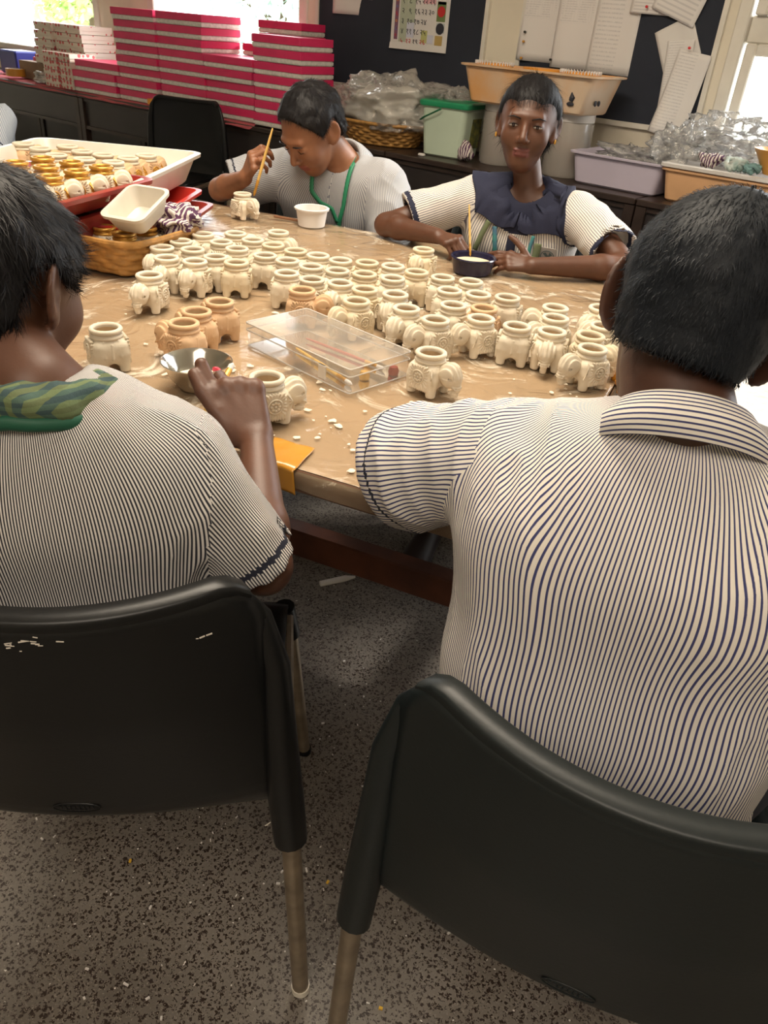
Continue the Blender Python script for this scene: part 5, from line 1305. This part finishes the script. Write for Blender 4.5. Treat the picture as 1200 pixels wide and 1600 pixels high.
def ribbon(pp, name, pts, w, M, parent=None, lift=.004, thick=.0016, extra=0):
    """flat band lying on the shirt front; pts = [(x, z)] from the neck"""
    P = []
    n = 26; tot = len(pts)-1
    for i in range(n+1):
        t = i/n*tot; j = min(int(t), tot-1); u = t-j; x = pts[j][0]*(1-u)+pts[j+1][0]*u; z = pts[j][1]*(1-u)+pts[j+1][1]*u; P.append((x, z))
    rings = []
    for i in range(n+1):
        a = np.array(P[max(i-1, 0)]); b = np.array(P[min(i+1, n)]); t = nrm(b-a); s = np.array([-t[1], t[0]])*w/2
        l = on_shirt(pp, P[i][0]-s[0], P[i][1]-s[1], lift+extra); m_ = on_shirt(pp, P[i][0], P[i][1], lift+extra); r = on_shirt(pp, P[i][0]+s[0], P[i][1]+s[1], lift+extra)
        f = pp['fw']*thick; o = pp['off']; l, m_, r = [np.array(q)+o for q in conform(pp, [l-o, m_-o, r-o], lift+extra, 4)]; rings.append([Vector(l-o), Vector(m_-o), Vector(r-o), Vector(r+f-o), Vector(m_+f-o), Vector(l+f-o)])
    return MB().loft(rings, True, True).build(name, M, parent or pp['root'], ang=180)

HAIR = mat('black_hair', (.010,.009,.010), .50, spec=.22, bump=.5, bscale=160, bdist=.001)
HAIR2 = mat('dusty_black_hair', (.012,.015,.020), .55, spec=.22, bump=.5, bscale=160, bdist=.001)
SHOE = mat('dark_shoe', (.03,.02,.018), .5); EYEW = mat('eye_white', (.38,.35,.32), .2); EYEB = mat('iris_brown', (.02,.01,.008), .15)
TROU = mat('navy_trousers', (.02,.022,.035), .85, bump=.3, bscale=150)
NAVYC = mat('navy_cloth', (.013,.016,.042), .85, bump=.3, bscale=200)
NAVYT = mat('navy_trim', (.015,.017,.032), .8)

def hair_short(nape=-.075, front=.060, side=-.030, bump=.006, vol=.009, seed=3, top=.0):
    def fn(q, P):
        x, y, z = q[..., 0], q[..., 1], q[..., 2]; ax = np.abs(x)
        vz = vol*np.clip((z+.06)/.09, .25, 1); d = sd_ell(q, (0,-.013,.030+top*.3), (.073,.090,.080+top))-vz; d = smin(d, sd_ell(q, (0,-.045,-.030), (.060,.050,.055)), .03)
        d = d-bump*(vnoise(q, 45, seed)-.5)*1.2-bump*.8*(vnoise(q, 110, seed+1)-.5)
        # hairline: forehead plane, temples, nape
        fl = y-(front+ .45*(z-.075)) ; d = smax(d, np.where(z > .01, fl*.8, fl*.8+.0), .006)
        sd_ = np.where(y > -.018, side+.018*(y+.018)/.05 - z + .02*(y > .03), nape-z)
        line = np.interp(y.ravel(), [-.12,-.050,-.038,-.020,.022,.034,.050,.1], [nape,nape+.004,.030,.036,.010,.022,.045,.075]).reshape(y.shape)
        d = smax(d, line-z, .006)
        return d
    return fn

# ---- left boy (near, from behind, fine dark stripes)
STR_L = stripe_mat('fine_dark_stripe', (.70,.67,.64), (.035,.035,.045), .0031, .46)
STR_R = stripe_mat('navy_stripe', (.80,.755,.68), (.05,.055,.15), .0052, .33)
STR_G = stripe_mat('thin_grey_stripe', (.76,.72,.66), (.16,.15,.19), .0062, .30)
STR_M = stripe_mat('pale_grey_stripe', (.46,.46,.46), (.20,.21,.25), .0055, .38)
SK1 = skin_mat('brown_skin', (.118,.050,.028), (.13,.04,.03))
SK2 = skin_mat('deep_brown_skin', (.090,.040,.026), (.09,.03,.03))
SK3 = skin_mat('dark_brown_skin', (.105,.042,.022), (.16,.05,.045))
SK4 = skin_mat('warm_brown_skin', (.27,.115,.058), (.24,.07,.05))
A3 = lambda *a: np.array(a, float)
# left boy
JL = dict(hip=A3(-.685,.370,.50), neck=A3(-.705,.360,.955), head=A3(-.792,.385,1.026), hf=A3(-.34,.88,-.32), hu=(0,0,1), hs=.97,
    shR=A3(-.602,.440,.888), shL=A3(-.825,.245,.895), elR=A3(-.524,.498,.745), elL=A3(-.97,.30,.77), wrR=A3(-.658,.617,.812), wrL=A3(-.875,.560,.785),
    hdR=A3(-.066,.020,.056), hnR=A3(.66,-.50,.45), hcR=[(-.12,1.45,.5), (.85,1.2,.6), (1.05,1.2,.6), (1.15,1.2,.6)], thR=(.35,.55), tdR=A3(-.050,-.012,.050), hdL=A3(.3,.95,-.05), hnL=A3(0,0,1),
    knR=A3(-.90,.74,.50), anR=A3(-.99,.72,.09), knL=A3(-1.05,.60,.50), anL=A3(-1.12,.62,.09), k=.92, w=1.0, hk=1.14, nk=1.02, hairlen=.028, hairlift=.004)
pL = make_person('boy at the left seen from behind, fine dark striped shirt, holding a paintbrush', JL, SK1, STR_L, NAVYT, .0036, .0042, 'short', HAIR, seed=3, eyes='down', trouserM=TROU,
    hairfn=hair_short(nape=-.070, front=.066, vol=.010), strands=9000, sleeve_r=.053, sleeve_t=.95, fold=.010)
# right boy
JR = dict(hip=A3(-.150,.610,.50), neck=A3(-.172,.700,.990), head=A3(-.203,.764,1.060), hf=A3(-.24,.90,-.40), hu=(.14,.1,1), hs=1.03,
    shR=A3(-.035,.735,.918), shL=A3(-.315,.660,.908), elL=A3(-.522,.715,.790), elR=A3(.14,.80,.80), wrL=A3(-.335,.870,.790), wrR=A3(.0,.98,.795),
    hdL=A3(.5,.85,-.02), hnL=A3(0,0,1), hdR=A3(-.5,.85,-.02), hnR=A3(0,0,1), knR=A3(.02,1.02,.49), anR=A3(.05,1.12,.09), knL=A3(-.24,1.02,.49), anL=A3(-.30,1.16,.09),
    k=.96, w=1.22, nk=1.08, no=.050, nf=.024, hairlen=.012, hairlift=.002, trim=(.022,.027))
pR = make_person('boy at the right seen from behind, white shirt with bold navy stripes, head bent', JR, SK2, STR_R, NAVYT, .0036, .0042, 'short', HAIR2, seed=8, eyes=None, trouserM=TROU,
    hairfn=hair_short(nape=-.046, front=.066, vol=.008, bump=.003), strands=11000, sleeve_r=.072, sleeve_t=.80, fold=.012, warp=.004)
collar(pR, STR_R, h=.026, r_top=.061, r_out=.083, drop=.016)
# girl
JG = dict(hip=A3(*T(-.50,1.66,.50)), neck=A3(-1.120,2.125,.915), head=A3(-1.142,2.095,1.078), hf=A3(.42,-.90,-.02), hu=(.03,0,1), hs=1.04,
    shR=A3(-1.275,2.075,.880), shL=A3(-.970,2.165,.880), elR=A3(-1.445,1.885,.787), elL=A3(-.755,2.045,.787), wrR=A3(-1.235,1.850,.800), wrL=A3(-.930,1.850,.785),
    hdR=A3(.95,-.22,-.02), hnR=A3(.1,-.35,1), hcR=[(.75,.9,.5), (.80,1.0,.5), (.85,1.0,.6), (.9,1.0,.6)], tdR=A3(.7,-.5,-.5), hdL=A3(-.95,-.28,.02), hnL=A3(.15,-.55,.8), hcL=[(.15,.30,.2), (.3,.4,.3), (.35,.5,.3), (.4,.5,.3)], tdL=A3(-.62,-.05,.75),
    knR=A3(*T(-.62,1.26,.50)), knL=A3(*T(-.38,1.26,.50)), anR=A3(-.985,1.60,.09), anL=A3(*T(-.30,1.20,.09)), k=.94, w=.98, nk=.86, no=.064, yoke=.118, hk=.90, hairlen=.04, hairlift=.004, trim=(-.001,.014))
def hair_girl(q, P):
    x, y, z = q[..., 0], q[..., 1], q[..., 2]; ax = np.abs(x)
    d = sd_ell(q, (0,-.016,.030), (.081,.094,.089)); d = smin(d, sd_ell(q, (0,-.055,-.020), (.066,.050,.060)), .03)
    d = smin(d, sd_ell(q, (.01,-.115,-.02), (.036,.034,.036)), .015)
    d = d-.0025*np.abs(np.sin(x*260+y*60))-.003*(vnoise(q, 40, 2)-.5)
    d = smax(d, (y-(.068+.35*(z-.070)-1.2*np.maximum(0, ax-.03)))*.8, .006)
    return smax(d, np.where(y > -.015, .005+.1*(y+.02)-z, -.075-z), .008)
pG = make_person('girl facing the viewer across the table, striped blouse with navy scarf collar and lanyards', JG, SK3, STR_G, NAVYC, .0036, .0045, 'tied', HAIR, seed=5, eyes='open', trouserM=TROU,
    hairfn=hair_girl, strands=5000, sleeve_r=.066, sleeve_t=.72, fold=.007)
# bowed man
JM = dict(hip=A3(*T(-1.15,1.74,.50)), neck=A3(-1.735,2.010,.915), head=A3(-1.762,1.900,1.000), hf=A3(-.10,-.74,-.66), hu=(0,-.5,1), hs=1.08,
    shR=A3(-1.935,1.965,.860), shL=A3(-1.590,2.055,.870), elR=A3(-2.075,1.800,.790), elL=A3(-1.52,2.03,.66), wrR=A3(-1.925,1.772,.850), wrL=A3(-1.66,1.93,.58),
    hdR=A3(.60,-.06,.75), hnR=A3(-.15,-.95,.35), hcR=[(.60,1.1,.5), (.75,1.1,.6), (.85,1.2,.6), (.95,1.2,.6)], tdR=A3(.75,-.25,.35), hdL=A3(-.8,-.5,0), hnL=A3(0,0,1),
    knR=A3(*T(-1.28,1.34,.50)), knL=A3(*T(-1.02,1.34,.50)), anR=A3(*T(-1.3,1.26,.09)), anL=A3(*T(-1.0,1.26,.09)), k=1.04, w=1.12, belly=1, nk=1.02, hk=.90, hairlen=.02, hairlift=.003, trim=(.014,.020), no=.056)
pM = make_person('man bowed low over his pot at the far side, grey striped shirt, green lanyard', JM, SK4, STR_M, NAVYT, .0038, .0045, 'short', HAIR, seed=12, eyes='down', trouserM=TROU,
    hairfn=hair_short(nape=-.060, front=.050, side=-.03, vol=.010), strands=6000, sleeve_r=.070, sleeve_t=.78, fold=.010)
collar(pM, STR_M, h=.030, r_top=.058, r_out=.092, drop=.014, gap=.9)
# barely visible neighbours
JE = dict(hip=A3(-.62,2.36,.50), neck=A3(-.56,2.33,.93), head=A3(-.56,2.27,1.05), hf=A3(.1,-.95,-.3), shR=A3(-.70,2.30,.885), shL=A3(-.42,2.36,.885), elR=A3(-.80,2.12,.79), elL=A3(-.26,2.2,.79), wrR=A3(-.60,2.03,.79), wrL=A3(-.38,2.02,.79),
    hdR=A3(.9,-.3,0), hnR=A3(0,0,1), hdL=A3(-.9,-.3,0), hnL=A3(0,0,1), knR=A3(-.62,1.95,.5), knL=A3(-.42,1.98,.5), anR=A3(-.62,1.9,.09), anL=A3(-.42,1.92,.09), k=.94)
JE = {k_: (v_+A3(.17,.08,0) if isinstance(v_, np.ndarray) and k_[:2] not in ('hf','hd','hn') else v_) for k_, v_ in JE.items()}
pE = make_person('person mostly hidden behind the right boy\'s head, striped sleeve and bare arm showing', JE, SK3, STR_G, NAVYC, .006, .006, 'short', HAIR, seed=15, eyes='down', trouserM=TROU, hairfn=hair_short(), strands=1500)
JF = dict(hip=A3(-2.95,1.62,.50), neck=A3(-2.94,1.60,.90), head=A3(-2.92,1.58,1.02), hf=A3(.6,-.6,-.5), shR=A3(-3.06,1.50,.86), shL=A3(-2.82,1.70,.86), elR=A3(-2.98,1.30,.72), elL=A3(-2.74,1.55,.70), wrR=A3(-2.86,1.18,.79), wrL=A3(-2.72,1.36,.79),
    hdR=A3(.6,-.7,0), hnR=A3(0,0,1), hdL=A3(.4,-.9,0), hnL=A3(0,0,1), k=.96)
JF = {k_: (v_+A3(-.50,.06,0) if isinstance(v_, np.ndarray) and k_[:2] not in ('hf','hd','hn') else v_) for k_, v_ in JF.items()}
STR_F = stripe_mat('pale_blue_stripe', (.60,.64,.68), (.25,.3,.4), .006, .3)
pF = make_person('person at the far left edge, only a strip of pale blue shirt showing', JF, SK3, STR_F, NAVYC, .006, .006, 'short', HAIR, seed=16, eyes='down', legs=False, trouserM=TROU, hairfn=hair_short(), strands=1500)

# ---- dress details
# left boy: green plaid cloth and lanyard round the neck
PLAID = mat('green_plaid', (.09,.13,.05), .85, bump=.4, bscale=200); nt = PLAID.node_tree
def wave(dirn, sc, c1, c2, prev, fac):
    wv = nt.nodes.new('ShaderNodeTexWave'); wv.bands_direction = dirn; wv.inputs['Scale'].default_value = sc; wv.inputs['Distortion'].default_value = .3
    t = nt.nodes.new('ShaderNodeTexCoord'); nt.links.new(t.outputs['Object'], wv.inputs['Vector']); r = nt.nodes.new('ShaderNodeValToRGB'); r.color_ramp.interpolation = 'CONSTANT'; r.color_ramp.elements[1].position = .5
    r.color_ramp.elements[0].color = (*c1, 1); r.color_ramp.elements[1].color = (*c2, 1); nt.links.new(wv.outputs['Fac'], r.inputs['Fac'])
    if prev is None: return r.outputs[0]
    mx = nt.nodes.new('ShaderNodeMixRGB'); mx.inputs[0].default_value = fac; nt.links.new(prev, mx.inputs[1]); nt.links.new(r.outputs[0], mx.inputs[2]); return mx.outputs[0]
c_ = wave('X', 26, (.20,.24,.06), (.05,.10,.075), None, 0); c_ = wave('Z', 34, (.07,.12,.10), (.015,.03,.06), c_, .5); nt.links.new(c_, nt.nodes['Principled BSDF'].inputs['Base Color'])
def neck_roll(pp, name, R0, r, M, z0=0, n=64, drop_front=.05, seed=1, zr=1.0, aspect=1.0, lump=.12):
    k = pp['k']; c = pp['neck']-pp['off']; rings = []
    for i in range(n):
        ph = 2*PI*i/n; f_ = max(0, math.sin(ph)); ctr = c+pp['rt']*math.cos(ph)*R0*aspect*k+pp['fw']*math.sin(ph)*R0*k+pp['up']*(z0-drop_front*f_**1.5-.012*abs(math.cos(ph)))
        rad = pp['rt']*math.cos(ph)+pp['fw']*math.sin(ph); ring = []
        for j in range(12):
            a = 2*PI*j/12; q = r*(1+lump*math.sin(3*a+ph*5+seed)+lump*.6*math.sin(ph*13+seed)); ring.append(Vector(ctr+rad*math.cos(a)*q+pp['up']*math.sin(a)*q*zr))
        rings.append(ring)
    rings.append(rings[0]); return MB().loft(rings).build(name, M, pp['root'], ang=180)
neck_roll(pL, 'plaid_scarf', .066, .020, PLAID, .004, zr=1.0, aspect=1.05)
neck_roll(pL, 'lanyard', .082, .0065, mat('dark_green_lanyard', (.01,.09,.05), .6), -.010, lump=.03, zr=1.2, aspect=1.1)
# girl
def scarf(pp):
    k = pp['k']; c = pp['neck']-pp['off']; N = 80; rings = []; SEC = [(.046,.000), (.052,.016), (.066,.018), (.082,.006), (.098,-.012), (.112,-.028), (.116,-.035)]; SEC = [tuple(np.interp(q, range(7), [s_[a] for s_ in SEC]) for a in (0, 1)) for q in np.linspace(0, 6, 25)]
    for i in range(N+1):
        t = i/N; ph = PI/2+.02+(2*PI-.04)*t; f_ = max(0, math.sin(ph)); sec = []
        for (e, z) in SEC:
            e2 = e*(1+.50*abs(math.cos(ph))**2*(e > .08)); zz = z-.050*f_**1.6-.022*abs(math.cos(ph))*(e > .08)+.004*math.sin(ph*9+e*60)
            p = c+pp['rt']*math.cos(ph)*e2*k+pp['fw']*math.sin(ph)*e2*.74*k+pp['up']*(zz+.012)
            sec.append(Vector(p))
        cf = conform(pp, sec, .006+.003*math.sin(ph*11)**2)
        rings.append(cf)
    o = MB().loft(rings, closed=False).build('navy_scarf', NAVYC, pp['root'], ang=180); md = o.modifiers.new('t', 'SOLIDIFY'); md.thickness = .003; md.offset = 0; return o
scarf(pG)
OLIVE = mat('olive_strap', (.14,.17,.09), .8, bump=.4, bscale=300); TEAL = mat('teal_lanyard', (.04,.30,.22), .6, col2=(.08,.12,.30), vscale=22); TEAL2 = mat('green_lanyard', (.02,.22,.11), .5)
ribbon(pG, 'placket', [(.004,-.085), (.0,-.13), (-.002,-.26)], .026, NAVYC)
ribbon(pG, 'lanyard', [(.060,-.07), (.052,-.10), (.040,-.15), (.028,-.22)], .013, TEAL, extra=.002)
ribbon(pG, 'lanyard', [(-.056,-.07), (-.054,-.10), (-.055,-.15), (-.052,-.2)], .010, TEAL, extra=.002)
ribbon(pG, 'strap', [(-.075,-.085), (-.076,-.12), (-.078,-.16), (-.072,-.24)], .020, OLIVE, extra=.005)
ribbon(pG, 'strap', [(.080,-.06), (.092,-.10), (.105,-.15)], .015, OLIVE, extra=.005)
for (x, z) in ((-.077,-.125),):
    p = on_shirt(pG, x, z)-pG['off']; bk_ = MB().tube([Vector(p-pG['rt']*.013+pG['fw']*.008), Vector(p+pG['rt']*.013+pG['fw']*.008)], .008, 10, flat=.6).build('buckle', mat('olive_buckle', (.10,.12,.06), .35), pG['root'])
p = on_shirt(pG, -.108, -.118)-pG['off']; ax_ = Vector(pG['fw']).to_track_quat('Z', 'Y').to_matrix().to_4x4(); ax_.translation = Vector(p+pG['fw']*.004)
GREYP = mat('grey_patch', (.42,.39,.37), .8); PATCHD = mat('patch_green_grey', (.10,.14,.14), .8)
def emb(mb, nm, M, par=None, dz=0):
    me = mb.mesh(nm, M, False); m2 = ax_.copy(); m2.translation = ax_.translation+Vector(pG['fw'])*dz; me.transform(m2); return link(nm, me, par or pG['root'])
pc = emb(MB().box((0,0,.0008), (.050,.058,.0016), bev=.0006), 'badge_patch', GREYP)
emb(MB().lathe([(.0185,0),(.0205,0),(.0205,.0008),(.0185,.0008),(.0185,0)], 28), 'badge_ring', PATCHD, pc, .0018)
hl = MB(); hl.add([(-.0175,-.004,0),(.0175,-.004,0)]+[(math.cos(-a)*.0178, math.sin(-a)*.0178, 0) for a in np.linspace(.25, PI-.25, 12)], [tuple([0,1]+list(range(2,14)))]); emb(hl, 'badge_lower_half', PATCHD, pc, .0022)
hl = MB(); hl.add([(-.014,.010,0),(.0,-.003,0),(.003,.004,0),(-.006,.014,0)], [(0,1,2,3)]); hl.add([(.0,-.003,0),(.014,.008,0),(.006,.016,0),(.003,.006,0)], [(0,1,2,3)]); emb(hl, 'badge_leaf', PATCHD, pc, .0022)
# earrings and ring
for sx in (-1, 1):
    p = pG['hd']+pG['F'].T@np.array([sx*.079,-.002,-.028])*1.04-pG['off']; MB().ball(tuple(p), (.0035,.0035,.007), 8, 6).build('earring', GOLD, pG['root'])
# man: green lanyard
ribbon(pM, 'lanyard', [(.066,.02), (.062,-.02), (.055,-.06), (.020,-.085), (-.020,-.092), (-.045,-.13)], .013, TEAL2, extra=.003)
ribbon(pM, 'lanyard', [(-.056,.03), (-.058,-.02), (-.058,-.07), (-.050,-.13), (-.05,-.17)], .013, TEAL2, extra=.003)
# brushes in the hands
brush('paintbrush', (-.735,.580,.815), (-.782,.690,.865), 'gold paintbrush held by the left boy over the steel bowl', .0042, YELL, PAPER)
brush('paintbrush', (-1.128,1.822,.905), (-1.088,1.795,.785), 'thin yellow paintbrush upright in the girl\'s hand above the dark bowl', .0028, YELL, GOLD)
brush('paintbrush', (-1.805,1.775,1.005), (-1.842,1.730,.815), 'yellow paintbrush in the bowed man\'s hand touching his pot', .0042, YELL, GOLD)
